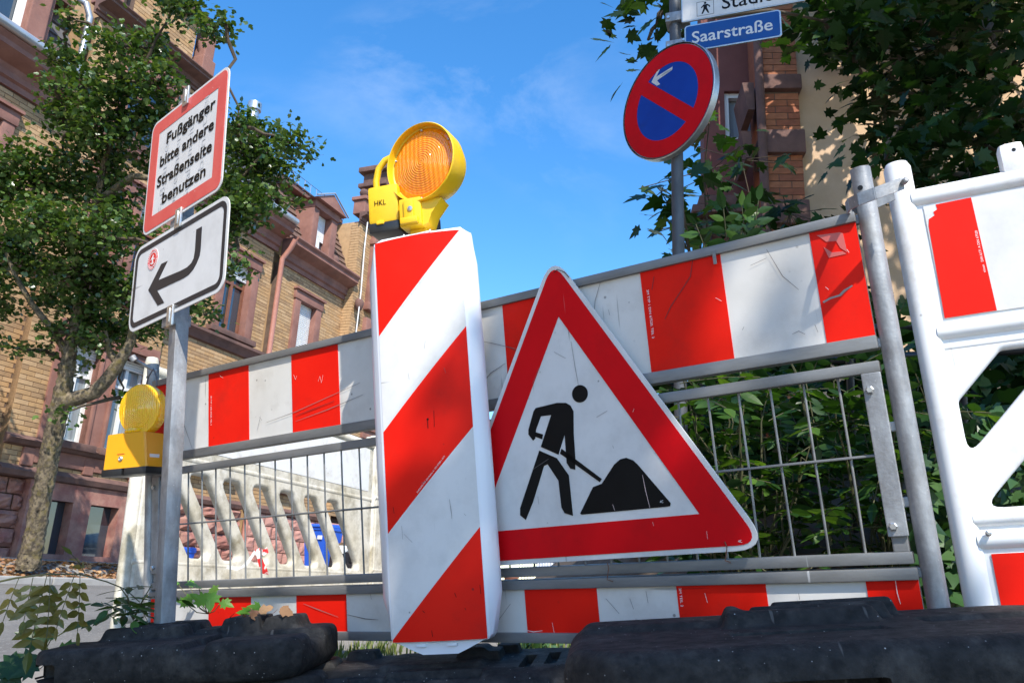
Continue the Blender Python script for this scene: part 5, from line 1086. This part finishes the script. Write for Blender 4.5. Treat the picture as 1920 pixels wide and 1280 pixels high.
def rnd_dir(zb_=0.2): return Vector((random.gauss(0, 1), random.gauss(-0.5, 0.8), random.gauss(zb_, 0.5)))
spots = []
for _ in range(150):
    u, v = random.uniform(1270, 1520), random.uniform(700, 1075); dpt = random.uniform(2.35, 3.3); spots.append((at(u, v, dpt), rnd_dir(), random.randint(4, 7)))
o1 = at(1400, 1140, 2.8); o1.z = bed_z(o1.x, o1.y)
pinnate_shrub('pinnate_shrub', 'green shrub with pinnate leaves behind the mesh right of the triangle', 'shrub', o1, spots, LF_wist, 260)
spots = []
for _ in range(110):
    u, v = random.uniform(1520, 1760), random.uniform(690, 1080); dpt = random.uniform(2.3, 3.1); spots.append((at(u, v, dpt), rnd_dir(), random.randint(4, 7)))
for u, v in ((1400, 440), (1385, 446), (1412, 436), (1365, 452), (1330, 468)): spots.append((at(u, v+22, 2.45), Vector((random.gauss(0, .4), -0.3, 1)), 4))
o2 = at(1640, 1140, 2.7); o2.z = bed_z(o2.x, o2.y)
pinnate_shrub('pinnate_shrub', 'green shrub with pinnate leaves behind the right fence pole', 'shrub', o2, spots, LF_wist, 200)
# dark mass of bushes farther back
o3 = Vector((2.2, 4.8, 0)); o3.z = bed_z(2.2, 4.8)
tb = thing('garden_bush', Matrix.Translation(o3), 'dark dense bush in the shade below the corner house', 'bush'); pos = []; mb = MB()
for _ in range(170):
    u, v = random.uniform(1230, 1990), random.uniform(560 if random.random() < 0.5 else 760, 1100); d_ = random.uniform(3.6, 5.2)
    if u < 1330: v = max(v, 720)
    c = at(u, v, d_); q, tw = clump_points(c, 0.22, 5, 7, 0.07); pos.append(q)
    if random.random() < 0.4: limb(mb, (0+random.gauss(0, .3), random.gauss(0, .2), 0), c-o3, 0.012, 0.004, 0.05, 5, 5)
mb.build('stems', M_twig, tb)
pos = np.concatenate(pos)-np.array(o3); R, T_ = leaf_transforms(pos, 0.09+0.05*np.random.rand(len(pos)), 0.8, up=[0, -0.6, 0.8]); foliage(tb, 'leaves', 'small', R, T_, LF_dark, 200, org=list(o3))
# ivy
def ivy(label, org, regs, n, n_ind):
    t = thing('ivy', Matrix.Translation(org), label, 'ivy'); P = []; mb = MB()
    for u0, u1, v0, v1, d0, d1, cnt in regs:
        for _ in range(cnt): P.append(at(random.uniform(u0, u1), random.uniform(v0, v1), random.uniform(d0, d1)))
        for _ in range(5):
            a = at(random.uniform(u0, u1), v1+30, d1)-org; b = at(random.uniform(u0, u1), random.uniform(v0, v1), d1)-org; limb(mb, a, b, 0.004, 0.002, 0.05, 5, 5)
    mb.build('runners', M_twig, t); pos = np.array([list(p-org) for p in P])
    R, T_ = leaf_transforms(pos, 0.045+0.025*np.random.rand(len(pos)), 0.45, up=[-0.1, -0.8, 0.7], droop=0.6); foliage(t, 'leaves', 'ivy', R, T_, LF_ivy, n_ind, org=list(org))
oi_ = at(1850, 1150, 2.5)
ivy('green ivy trailing behind the white plastic barrier at the right', oi_, [(1735, 1860, 860, 1170, 2.25, 2.6, 330), (1800, 1935, 760, 980, 2.4, 2.8, 260), (1700, 1790, 980, 1170, 2.2, 2.5, 120)], 0, 240)
oi2 = at(1000, 1235, 2.9)
ivy('low ivy and ground leaves below the fence right of the delineator', oi2, [(945, 1075, 1196, 1225, 2.7, 3.2, 90)], 0, 80)
# black garden railing
rlm = thing('garden_railing', Matrix.Translation(at(1690, 640, 3.0)), 'black iron garden railing behind the right fence pole', 'railing'); o_r = at(1690, 640, 3.0)
for y_ in (612, 668): MB().tube([at(1560, y_+8, 3.3)-o_r, at(1700, y_, 3.1)-o_r, at(2000, y_-18, 2.9)-o_r], 0.018, 8).build('rail', M_blkp, rlm, smooth=60)
for u in (1590, 1800, 1960): MB().tube([at(u, 600, 3.12)-o_r, at(u+20, 1150, 3.12)-o_r], 0.016, 8).build('railing_post', M_blkp, rlm, smooth=60)

# ------------------------------------------------------------------ trees
def tree(name, label, cat, base, trunk_pts, radii, blobs, leaf_kind, mat, lsize, bark, per=13, spr=0.10, tilt=0.75, n_ind=0, link_from=None, twig_r=0.012, group=None, upper=None):
    t = thing(name, Matrix.Translation(base), label, cat, group); b = Vector(base); mb = MB()
    TP = [Vector(p)-b for p in trunk_pts]; fine, fr_ = [], []
    for i in range(len(TP)-1):
        for k_ in range(6): fine.append(TP[i].lerp(TP[i+1], k_/6)); fr_.append(radii[i]+(radii[i+1]-radii[i])*k_/6)
    mb.tube(fine+[TP[-1]], fr_+[radii[-1]], 28)
    mb.v = [tuple(Vector(v)+Vector((random.gauss(0, 1), random.gauss(0, 1), random.gauss(0, 1)))*0.009) for v in mb.v]
    mb.build('trunk', bark, t, smooth=70)
    tw_mb = MB(); pos = []; anchors = [TP[-1]] + ([Vector(p)-b for p in link_from] if link_from else [])
    for c, r_, ntw in blobs:
        c = Vector(c)-b; q, tws = clump_points(list(c), r_, ntw, per, spr); pos.append(q)
        a = min(anchors, key=lambda p: (p-c).length); limb(tw_mb, a, c, twig_r*1.5, twig_r*0.55, 0.03, 6, 6)
        for e in tws[::2]: limb(tw_mb, c, Vector(e), twig_r*0.5, twig_r*0.15, 0.0, 4, 3)
        anchors.append(c)
    if upper:
        up_ = []; big = []
        for c, r_, ntw in upper:
            c = Vector(c)-b; q, tws = clump_points(list(c), r_, ntw, 7, 0.16); up_.append(q); big.append(c)
        for c in big[::6]: limb(tw_mb, TP[-1], c, 0.05, 0.015, 0.04, 6, 6)
        up_ = np.concatenate(up_); R, T_ = leaf_transforms(up_, 0.19*(0.7+0.6*np.random.rand(len(up_))), 0.5); joined_leaves('upper_crown', 'small', R, T_, mat, t)
    tw_mb.build('branches', M_twig, t, smooth=60)
    pos = np.concatenate(pos); R, T_ = leaf_transforms(pos, lsize*(0.7+0.6*np.random.rand(len(pos))), tilt); foliage(t, 'crown', leaf_kind, R, T_, mat, n_ind, org=list(b))
    return t
dT = 10.0
tb_ = at(57, 1048, dT)
trk = [at(x, y_, dT) for x, y_ in ((52, 1062), (58, 1040), (66, 1000), (78, 930), (90, 870), (104, 800), (116, 745), (124, 700), (130, 655), (142, 600), (150, 540), (165, 460), (180, 380), (200, 290), (230, 200))]
trr = [0.145, 0.13, 0.115, 0.108, 0.104, 0.102, 0.102, 0.085, 0.075, 0.055, 0.045, 0.04, 0.034, 0.028, 0.02]
blb = [(330, 12, 40), (225, 85, 34), (290, 90, 34), (395, 55, 26), (425, 45, 14), (130, 30, 20), (120, 105, 34), (105, 165, 22), (160, 165, 44), (230, 150, 46), (290, 160, 40), (180, 230, 50), (120, 225, 34), (245, 235, 46), (300, 225, 36), (120, 290, 30), (200, 300, 50), (35, 300, 42), (70, 345, 46), (15, 360, 40), (140, 350, 50), (215, 365, 50), (60, 410, 46), (120, 430, 50), (190, 440, 54), (245, 430, 40), (20, 450, 40), (60, 490, 44), (140, 505, 54), (205, 520, 54), (250, 560, 46), (170, 580, 50), (95, 560, 36), (105, 620, 20), (88, 660, 14), (30, 655, 14), (215, 620, 44), (270, 610, 38), (165, 640, 24), (330, 470, 40), (360, 560, 30), (385, 590, 16), (300, 300, 40),
       (445, 235, 26), (455, 285, 34), (500, 250, 32), (545, 265, 26), (580, 285, 12), (480, 320, 40), (430, 340, 40), (520, 310, 30), (455, 380, 44), (500, 370, 24), (440, 430, 36), (420, 400, 34), (545, 375, 12), (445, 495, 22), (400, 500, 24), (-40, 340, 55), (-70, 430, 55), (-30, 500, 50), (-90, 300, 55), (-20, 570, 40), (-60, 540, 50), (-100, 480, 55), (-40, 620, 36), (225, 745, 7), (115, 775, 6), (140, 690, 12)]
blobs = []
for x, y_, r_ in blb:
    rr_ = r_/152.0*(dT/10); nt_ = max(3, int(25*(r_/40.0)**1.7)); blobs.append((at(x, y_, dT+random.uniform(-0.5, 0.5)-(0.2 if x > 400 else 0)), (rr_, rr_*1.2, rr_), nt_))
lf = [at(175, 738, dT), at(215, 700, dT), at(240, 640, dT), at(60, 440, dT), at(300, 350, dT), at(420, 380, dT)]
St = tree('street_tree', 'field maple with mossy leaning trunk in front of the yellow brick houses', 'tree', tb_, trk, trr, blobs, 'small', LF_tree, 0.068, M_bark, per=17, spr=0.10, link_from=[at(x, y_, dT) for x, y_ in ((150, 540), (180, 380), (230, 200), (240, 640))], twig_r=0.018)
lb_ = MB()
lb_.tube([p-tb_ for p in [at(x, y_, dT) for x, y_ in ((118, 752), (150, 745), (178, 735), (200, 712), (218, 688), (232, 665), (246, 640), (252, 590), (262, 540))]], [0.11, 0.095, 0.085, 0.08, 0.075, 0.065, 0.055, 0.045, 0.03], 10)
lb_.tube([p-tb_ for p in [at(x, y_, dT) for x, y_ in ((222, 682), (208, 665), (202, 650), (198, 620))]], [0.05, 0.045, 0.035, 0.02], 8)
lb_.tube([p-tb_ for p in [at(x, y_, dT) for x, y_ in ((125, 660), (112, 640), (92, 610), (60, 570), (30, 520), (10, 470))]], [0.05, 0.045, 0.04, 0.035, 0.03, 0.02], 8)
lb_.tube([p-tb_ for p in [at(x, y_, dT) for x, y_ in ((180, 380), (250, 330), (330, 340), (420, 380), (455, 330), (500, 280))]], [0.05, 0.045, 0.04, 0.03, 0.02, 0.012], 8)
lb_.build('limbs', M_bark, St, smooth=60)

# maple saplings around the street sign pole
def sapling(label, org, stems, blobs, n_ind, mat, ls=0.12):
    t = thing('maple_sapling', Matrix.Translation(org), label, 'sapling', 'maple saplings by the street sign'); mb = MB()
    for s_ in stems: mb.tube([p-org for p in s_], [0.010*(1-0.7*i/(len(s_)-1)) for i in range(len(s_))], 6)
    pos = []
    for c, r_, n in blobs:
        q = np.array(c)+np.random.randn(n, 3)*r_; pos.append(q-np.array(org))
        for e in q[::3]:
            a = min([p for s_ in stems for p in s_], key=lambda p: (p-Vector(e)).length); mb.tube([a-org, Vector(e)-org], 0.003, 4, False)
    mb.build('stems', M_twig, t, smooth=60); pos = np.concatenate(pos); R, T_ = leaf_transforms(pos, ls*(0.7+0.6*np.random.rand(len(pos))), 0.5, up=[0, -0.35, 0.9], droop=0.45)
    foliage(t, 'leaves', 'maple', R, T_, mat, n_ind, org=list(org))
og = at(1330, 900, 4.7); og.z = ground_z(og.x, og.y)
sapling('young maple with bright leaves left of and around the sign pole', og, [[og, at(1310, 640, 4.8), at(1290, 460, 4.8), at(1262, 400, 4.8), at(1240, 360, 4.8)], [og, at(1330, 500, 4.9), at(1320, 330, 4.9), at(1330, 230, 4.9)], [at(1300, 520, 4.8), at(1285, 420, 4.7), at(1280, 380, 4.7)]],
        [(at(1238, 350, 4.8), 0.06, 7), (at(1250, 400, 4.8), 0.09, 9), (at(1292, 350, 4.8), 0.09, 9), (at(1310, 300, 4.8), 0.10, 9), (at(1330, 225, 4.9), 0.07, 6), (at(1300, 430, 4.8), 0.12, 14), (at(1335, 400, 4.9), 0.14, 16), (at(1240, 450, 4.7), 0.06, 6), (at(1330, 480, 4.8), 0.13, 20)], 140, LF_wist)
og = at(1430, 900, 5.3); og.z = ground_z(og.x, og.y)
sapling('shaded dark maple sapling in front of the corner house porch', og, [[og, at(1430, 600, 5.3), at(1420, 430, 5.3), at(1390, 300, 5.4)], [og, at(1460, 500, 5.2), at(1480, 400, 5.2)]],
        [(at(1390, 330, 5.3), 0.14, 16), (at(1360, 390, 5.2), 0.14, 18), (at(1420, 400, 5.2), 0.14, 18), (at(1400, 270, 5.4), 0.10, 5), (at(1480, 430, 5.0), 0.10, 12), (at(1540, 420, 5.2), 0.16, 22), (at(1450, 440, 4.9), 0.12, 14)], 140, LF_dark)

# large maple at the right: the visible hanging twigs plus the crown above the garden
bl2 = []
for x, y_, r_, d_ in [(1245, 20, 0.14, 5.2), (1215, 75, 0.12, 5.2), (1545, 40, 0.22, 5.8), (1600, 20, 0.26, 6.2), (1590, 95, 0.24, 6.0), (1640, 70, 0.26, 6.4), (1700, 30, 0.3, 6.6), (1690, 110, 0.28, 6.4), (1640, 165, 0.26, 6.2), (1720, 180, 0.26, 6.2), (1770, 80, 0.3, 6.6), (1790, 160, 0.3, 6.2), (1850, 60, 0.32, 6.4), (1900, 130, 0.3, 6.2), (1860, 200, 0.3, 6.0), (1800, 250, 0.28, 5.8), (1740, 270, 0.26, 5.8), (1680, 240, 0.22, 5.8), (1880, 290, 0.28, 5.6), (1820, 330, 0.24, 5.4), (1910, 360, 0.22, 5.2), (1660, 300, 0.14, 5.4), (1870, 10, 0.34, 6.8), (1930, 220, 0.3, 6.0), (1760, 330, 0.18, 5.3)]:
    bl2.append((at(x, y_, d_), (r_*1.2, r_*1.3, r_*0.7), max(3, int(8*r_/0.28))))
def shade_spot(X, Y, z): k_ = z/SUN.z; return Vector((X+SUN.x*k_, Y+SUN.y*k_, z))
can = []
for X, Y, r_ in [(1.2, 3.6, .5), (2.0, 3.2, .5), (0.8, 5.0, .4), (0.15, 5.75, .22), (0.45, 6.3, .25), (0.3, 6.0, .2), (0.05, 5.6, .2), (0.2, 6.15, .25), (0.45, 5.2, .25), (0.5, 4.6, .2), (0.9, 4.2, .4), (0.7, 5.6, .3)]+[(random.uniform(0.9, 7.5), random.uniform(3.3, 18), random.uniform(0.35, 0.6)) for _ in range(230)]+[(random.uniform(0.9, 3.6), random.uniform(3.0, 5.6), 0.4) for _ in range(30)]:
    if Y > 9.6 and X > 2.0 and random.random() < 0.72: continue
    can.append((shade_spot(X, Y, random.uniform(6.0, 8.4)), (r_, r_, r_*0.5), max(6, int(17*r_/0.5))))
mt_b = Vector((7.4, 3.6, 0)); mt_b.z = ground_z(7.4, 3.6)
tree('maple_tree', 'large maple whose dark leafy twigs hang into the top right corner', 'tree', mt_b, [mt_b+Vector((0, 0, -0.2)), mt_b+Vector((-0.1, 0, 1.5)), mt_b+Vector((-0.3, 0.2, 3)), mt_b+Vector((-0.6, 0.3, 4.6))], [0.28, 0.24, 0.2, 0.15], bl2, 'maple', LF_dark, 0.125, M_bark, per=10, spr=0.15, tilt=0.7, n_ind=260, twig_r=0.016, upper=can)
# tree behind the viewer: its shade falls across the foreground plates, the triangle and parts of the fence
bl3 = []
for X, Y, r_, n in SHADE:
    bl3.append((shade_spot(X, Y, random.uniform(6.0, 7.0)), (r_, r_, r_*0.4), n))
sb = Vector((1.9, -5.2, 0)); sb.z = ground_z(1.9, -5.2)
tree('maple_tree', 'maple standing behind the viewer that shades the foot plates and triangle', 'tree', sb, [sb+Vector((0, 0, -0.2)), sb+Vector((0.05, 0, 2)), sb+Vector((0, 0.2, 4)), sb+Vector((-0.1, 0.3, 5.4))], [0.22, 0.2, 0.16, 0.10], bl3, 'maple', LF_dark, 0.15, M_bark, per=9, spr=0.10, tilt=0.6, twig_r=0.014)

# ------------------------------------------------------------------ weeds, sprigs and fallen leaves
def sprig(name, label, cat, org, stems, comps, mat, ls, stem_mat=M_stem):
    t = thing(name, Matrix.Translation(org), label, cat); leaflets = []; rach = []; mb = MB()
    for s_ in stems: mb.tube([p-org for p in s_], [0.0030-0.0018*i/(len(s_)-1) for i in range(len(s_))], 5)
    for b, d, n in comps: compound(b-org, d, n, ls*random.uniform(0.85, 1.15), leaflets, rach, 0.5)
    for p in rach: mb.tube(p, 0.0011, 4, False)
    mb.build('stems', stem_mat, t, smooth=60); leaf_parts('lance', np.array([q[0] for q in leaflets]), np.array([q[1] for q in leaflets]), mat, t); return t
dW = 2.05
stm = [at(-20, 1094, dW), at(30, 1083, dW), at(90, 1076, dW), at(150, 1076, dW), at(200, 1090, dW), at(235, 1104, dW+.05), at(262, 1128, dW+.1)]
sprig('climber_shoot', 'arching bronze shoot with hanging pinnate leaves at the left edge', 'shoot', stm[-1], [stm],
      [(at(35, 1084, dW), Vector((-0.1, -0.2, -1)), 4), (at(62, 1082, dW), Vector((0.1, -0.2, -1)), 5), (at(88, 1078, dW), Vector((-0.1, 0.1, -1)), 7), (at(94, 1078, dW), Vector((0.25, -0.1, -1)), 6), (at(140, 1077, dW), Vector((-0.1, -0.2, -1)), 6), (at(150, 1076, dW), Vector((0.1, 0.2, -1)), 6), (at(160, 1076, dW), Vector((-0.2, -0.2, 0.5)), 3)], LF_old, 0.042)
comps = [(at(random.uniform(190, 290), random.uniform(1095, 1155), random.uniform(2.1, 2.35)), rnd_dir(0.1), random.randint(3, 5)) for _ in range(11)]
og = at(250, 1160, 2.25); sprig('climber_plant', 'dark green climber leaves growing beside the sign post foot', 'plant', og, [[og, at(240, 1120, 2.2), at(225, 1100, 2.2)], [og, at(270, 1120, 2.25), at(285, 1095, 2.3)]], comps, LF_wist, 0.055)
def maple_sprig(label, org, lv, mat, size):
    t = thing('maple_seedling', Matrix.Translation(org), label, 'seedling'); mb = MB(); Rs, Ts = [], []
    for u, v, d_, s_ in lv:
        p = at(u, v, d_); mb.tube([Vector((0, 0, 0)), (p-org)*0.5+Vector((0, 0, -0.01)), p-org], 0.0014, 4, False)
        d = Vector((random.gauss(0, .8), random.gauss(-.3, .3), random.gauss(-0.2, .3))).normalized(); n_ = Vector((random.gauss(0, .25), -0.75, 0.65)); n_ = (n_-n_.dot(d)*d).normalized(); x_ = d.cross(n_); k_ = size*s_
        Rs.append([[x_[i]*k_, d[i]*k_, n_[i]*k_] for i in range(3)]); Ts.append(list(p-org))
    mb.build('stems', M_stem, t); leaf_parts('maple', np.array(Rs), np.array(Ts), mat, t)
maple_sprig('bright green maple seedling leaves above the left foot plate', at(390, 1150, 2.5), [(372, 1098, 2.45, 1.1), (395, 1112, 2.45, 1.2), (405, 1098, 2.5, .9), (362, 1118, 2.48, .9), (385, 1130, 2.42, 1.0), (350, 1132, 2.5, .8), (330, 1090, 2.6, .7), (415, 1128, 2.5, .8), (352, 1092, 2.6, .6)], LF_fresh, 0.056)
maple_sprig('two bright maple leaves right of the left foot plate hump', at(480, 1170, 2.5), [(478, 1146, 2.5, .9), (492, 1140, 2.5, .7), (468, 1150, 2.52, .6)], LF_fresh, 0.07)
maple_sprig('maple leaves lying on the ground at the lower left corner', at(60, 1255, 2.2), [(85, 1205, 2.15, 1.1), (60, 1225, 2.15, 1.1), (95, 1235, 2.12, 1.), (40, 1245, 2.12, 1.2), (25, 1255, 2.12, .9), (110, 1215, 2.2, .9), (70, 1248, 2.1, .9), (100, 1190, 2.25, .8)], LF_wist, 0.075)
def grass(name, label, regs, h, mat, cat='grass'):
    V, Fc = [], []
    for x0, x1, y0, y1, n in regs:
        for _ in range(n):
            x, y_ = random.uniform(x0, x1), random.uniform(y0, y1); z = ground_z(x, y_); a = random.uniform(0, 6.28); l = h*random.uniform(0.4, 1.2); w = 0.0035; b = len(V)
            dx_, dy_ = math.cos(a), math.sin(a); px_, py_ = -dy_*w, dx_*w; be = random.uniform(0.1, 0.6)*l
            V += [(x-px_, y_-py_, z), (x+px_, y_+py_, z), (x+dx_*be*.4+px_*.8, y_+dy_*be*.4+py_*.8, z+l*.6), (x+dx_*be*.4-px_*.8, y_+dy_*be*.4-py_*.8, z+l*.6), (x+dx_*be, y_+dy_*be, z+l)]
            Fc += [(b, b+1, b+2, b+3), (b+3, b+2, b+4)]
    me = bpy.data.meshes.new(name); me.from_pydata(V, [], Fc); o = link(name, me, mat); return tag(o, label, cat, kind='stuff')
grass('grass_tufts', 'green and straw grass tufts on the pavement below the fence', [(-0.75, -0.35, 2.75, 3.15, 420), (-1.3, -0.2, 3.0, 3.5, 400), (0.0, 0.5, 2.5, 3.0, 350), (-1.3, -0.9, 1.9, 2.1, 60)], 0.05, LF_grass)
# dry leaves: litter strip under the street tree, and loose leaves on the near pavement
pos = []
for _ in range(2600):
    s_, p_ = random.uniform(-3.5, 4.5), random.uniform(1.55, 2.32); q = street(s_, p_, fpz(p_)+0.01+random.uniform(0, 0.02)); pos.append(list(q))
pos = np.array(pos); R, T_ = leaf_transforms(pos, 0.05+0.04*np.random.rand(len(pos)), 0.35); o = joined_leaves('leaf_litter', 'small', R, T_, LF_dry, None); tag(o, 'strip of dry brown leaf litter around the street tree', 'leaf litter')
def dry(label, pts, size):
    t = thing('dry_leaf', Matrix.Translation(pts[0]), label, 'leaves', 'fallen dry leaves')
    ps = np.array([list(Vector(p)-Vector(pts[0])) for p in pts]); R, T_ = leaf_transforms(ps, size*(0.7+0.6*np.random.rand(len(ps))), 0.8); leaf_parts('small', R, T_, LF_dry, t)
dry('curled brown leaves in the hollow of the left foot plate', [site(-0.66+random.gauss(0, .035), 2.27+random.gauss(0, .02), 0.215+random.uniform(0, .02)) for _ in range(9)], 0.035)
dry('dry leaves on the pavement between left and centre foot plates', [site(random.uniform(-0.62, -0.40), random.uniform(2.3, 2.6), 0.01+random.uniform(0, .02)) for _ in range(26)], 0.04)
dry('dry leaves on the pavement right of the centre foot plate', [site(random.uniform(0.1, 0.45), random.uniform(1.95, 2.3), 0.01+random.uniform(0, .015)) for _ in range(18)], 0.035)

# ------------------------------------------------------------------ far things: bins, cars, pot
def bin_(label, M, s=1.0):
    t = thing('waste_bin', M, label, 'bin', 'blue wheeled waste bins')
    MB().loft([[(-a, -b, z), (a, -b, z), (a, b, z), (-a, b, z)] for a, b, z in ((0.22, 0.24, 0.08), (0.28, 0.33, 0.92), (0.30, 0.35, 0.92), (0.30, 0.35, 0.98))]).build('bin_body', M_bin, t, smooth=30)
    MB().loft([[(-0.30, -0.38, 0.985), (0.30, -0.38, 0.985), (0.30, 0.36, 0.985), (-0.30, 0.36, 0.985)], [(-0.29, -0.36, 1.02), (0.29, -0.36, 1.02), (0.29, 0.36, 1.05), (-0.29, 0.36, 1.05)], [(-0.2, -0.25, 1.05), (0.2, -0.25, 1.05), (0.2, 0.3, 1.07), (-0.2, 0.3, 1.07)]]).build('lid', M_bin, t, smooth=30)
    MB().tube([(-0.26, 0.40, 0.96), (0.26, 0.40, 0.96)], 0.016, 8).build('handle', M_bin, t)
    for sx in (-0.25, 0.25): MB().lathe([(0.03, 0), (0.1, 0.005), (0.1, 0.045), (0.03, 0.05)], 20, Matrix.Translation((sx, 0.22, 0.1)) @ Matrix.Rotation(math.pi/2, 4, 'Y')).build('wheel', M_blkp, t, smooth=40)
    MB().box(0.08, 0.2, -0.335, -0.331, 0.72, 0.8).build('paper_label', M_wht, t)
for px, dpt, lab in ((600, 17.6, 'blue waste bin seen through the slotted barrier, right one'), (330, 11.0, 'small blue lidded bin seen at the left end of the slotted barrier')):
    q = at(px, 1060, dpt); s_ = (q-P0).dot(FD); p_ = (q-P0).dot(FN); q.z = fpz(p_) if p_ < 2.3 else -0.25
    bin_(lab, frame(q, (0.93, -0.37, 0), (0, 0, 1)) @ Matrix.Scale(0.5 if px < 400 else 1.0, 4))
def car(label, M, paint):
    """small hatchback: x forward"""
    t = thing('parked_car', M, label, 'car')
    prof = [(-1.95, 0.35), (-2.0, 0.75), (-1.9, 0.95), (-1.25, 1.42), (-0.4, 1.50), (0.35, 1.44), (0.95, 1.02), (1.7, 0.88), (1.98, 0.70), (2.02, 0.40), (1.95, 0.25), (-1.9, 0.25)]
    secs = []
    for y_, k_ in ((-0.84, 0.0), (-0.86, 0.3), (-0.80, 0.7), (-0.62, 1.0), (0.62, 1.0), (0.80, 0.7), (0.86, 0.3), (0.84, 0.0)):
        secs.append([(x*(0.97+0.03*k_), y_, (z if z < 0.98 else 0.98+(z-0.98)*(0.0 if k_ == 0 else k_))) for x, z in prof])
    MB().loft(secs).build('body', paint, t, smooth=40)
    MB().add([(0.98, -0.66, 1.03), (0.98, 0.66, 1.03), (0.44, 0.56, 1.42), (0.44, -0.56, 1.42)], [(0, 1, 2, 3)]).build('windscreen', M_glass, t)
    for sy in (-1, 1):
        MB().add([(0.85, sy*0.815, 1.0), (-1.3, sy*0.815, 1.0), (-1.1, sy*0.70, 1.36), (0.35, sy*0.70, 1.38)], [(0, 1, 2, 3)]).build('side_window', M_glass, t)
        MB().bbox(1.78, 2.0, min(sy*0.5, sy*0.8), max(sy*0.5, sy*0.8), 0.66, 0.82, 0.05).build('headlight', pm('headlight_glass', (0.8, 0.8, 0.78), None, rough=0.1, spec=0.8), t, smooth=50)
        MB().bbox(0.6, 0.8, min(sy*0.86, sy*1.0), max(sy*0.86, sy*1.0), 0.98, 1.10, 0.03).build('mirror', paint, t, smooth=50)
        for sx in (-1.25, 1.3):
            w = MB().lathe([(0.19, 0), (0.30, 0.01), (0.31, 0.06), (0.31, 0.16), (0.29, 0.2), (0.19, 0.2)], 28, Matrix.Translation((sx, sy*0.78-0.1, 0.31)) @ Matrix.Rotation(-math.pi/2, 4, 'X')).build('wheel', M_blkp, t, smooth=40)
            MB().lathe([(0.03, 0), (0.19, 0.02), (0.19, 0.04)], 20, Matrix.Translation((sx, sy*0.89, 0.31)) @ Matrix.Rotation(-sy*math.pi/2, 4, 'X')).build('rim', M_bright, w, smooth=40)
    g_ = MB().bbox(1.96, 2.035, -0.38, 0.38, 0.52, 0.66, 0.02).build('grille', M_blkp, t); MB().box(2.036, 2.040, -0.3, 0.3, 0.575, 0.60).build('grille_bar', M_bright, g_)
    MB().bbox(1.99, 2.04, -0.26, 0.26, 0.36, 0.47, 0.004).build('number_plate', M_wht, t)
q = at(1072, 1088, 21.0); q.z = q.z-0.62; d_ = Vector((-q.x, -q.y, 0)).normalized()
car('white car facing the viewer, glimpsed below the triangle sign', frame(q, d_, (0, 0, 1)), pm('white_car_paint', (0.75, 0.75, 0.74), None, rough=0.25, coat=0.6))
q = at(668, 1055, 15.5); p_ = (q-P0).dot(FN); q.z = -0.27
car('dark parked car behind the slotted barrier beside the blue bin', frame(street((q-P0).dot(FD)+1.6, 3.4, -0.27), -FD, (0, 0, 1)), pm('dark_car_paint', (0.02, 0.022, 0.028), None, rough=0.2, coat=0.8))
q = at(958, 1092, 14.0)
pt_ = thing('flower_pot', Matrix.Translation(q), 'terracotta flower pot glimpsed between the fence rails', 'pot')
MB().lathe([(0.09, -0.12), (0.12, 0.08), (0.135, 0.08), (0.14, 0.14), (0.12, 0.14), (0.11, 0.06)], 24).build('pot', pm('terracotta', (0.42, 0.17, 0.10), None, rough=0.85), pt_, smooth=40)
MB().lathe([(0.005, 0.05), (0.11, 0.06)], 16).build('earth', M_soil, pt_)
og = at(1080, 1085, 17.0)
rg = thing('metal_gate', Matrix.Translation(og), 'thin grey bar fence in front of the white car', 'fence')
for i in range(46): MB().tube([(-1.2+i*0.06, 0, -0.7), (-1.2+i*0.06, 0, 0.35)], 0.006, 4).build('bar', M_grey, rg)
for z in (-0.6, 0.33): MB().tube([(-1.25, 0.01, z), (1.6, 0.01, z)], 0.015, 6).build('rail', M_grey, rg)
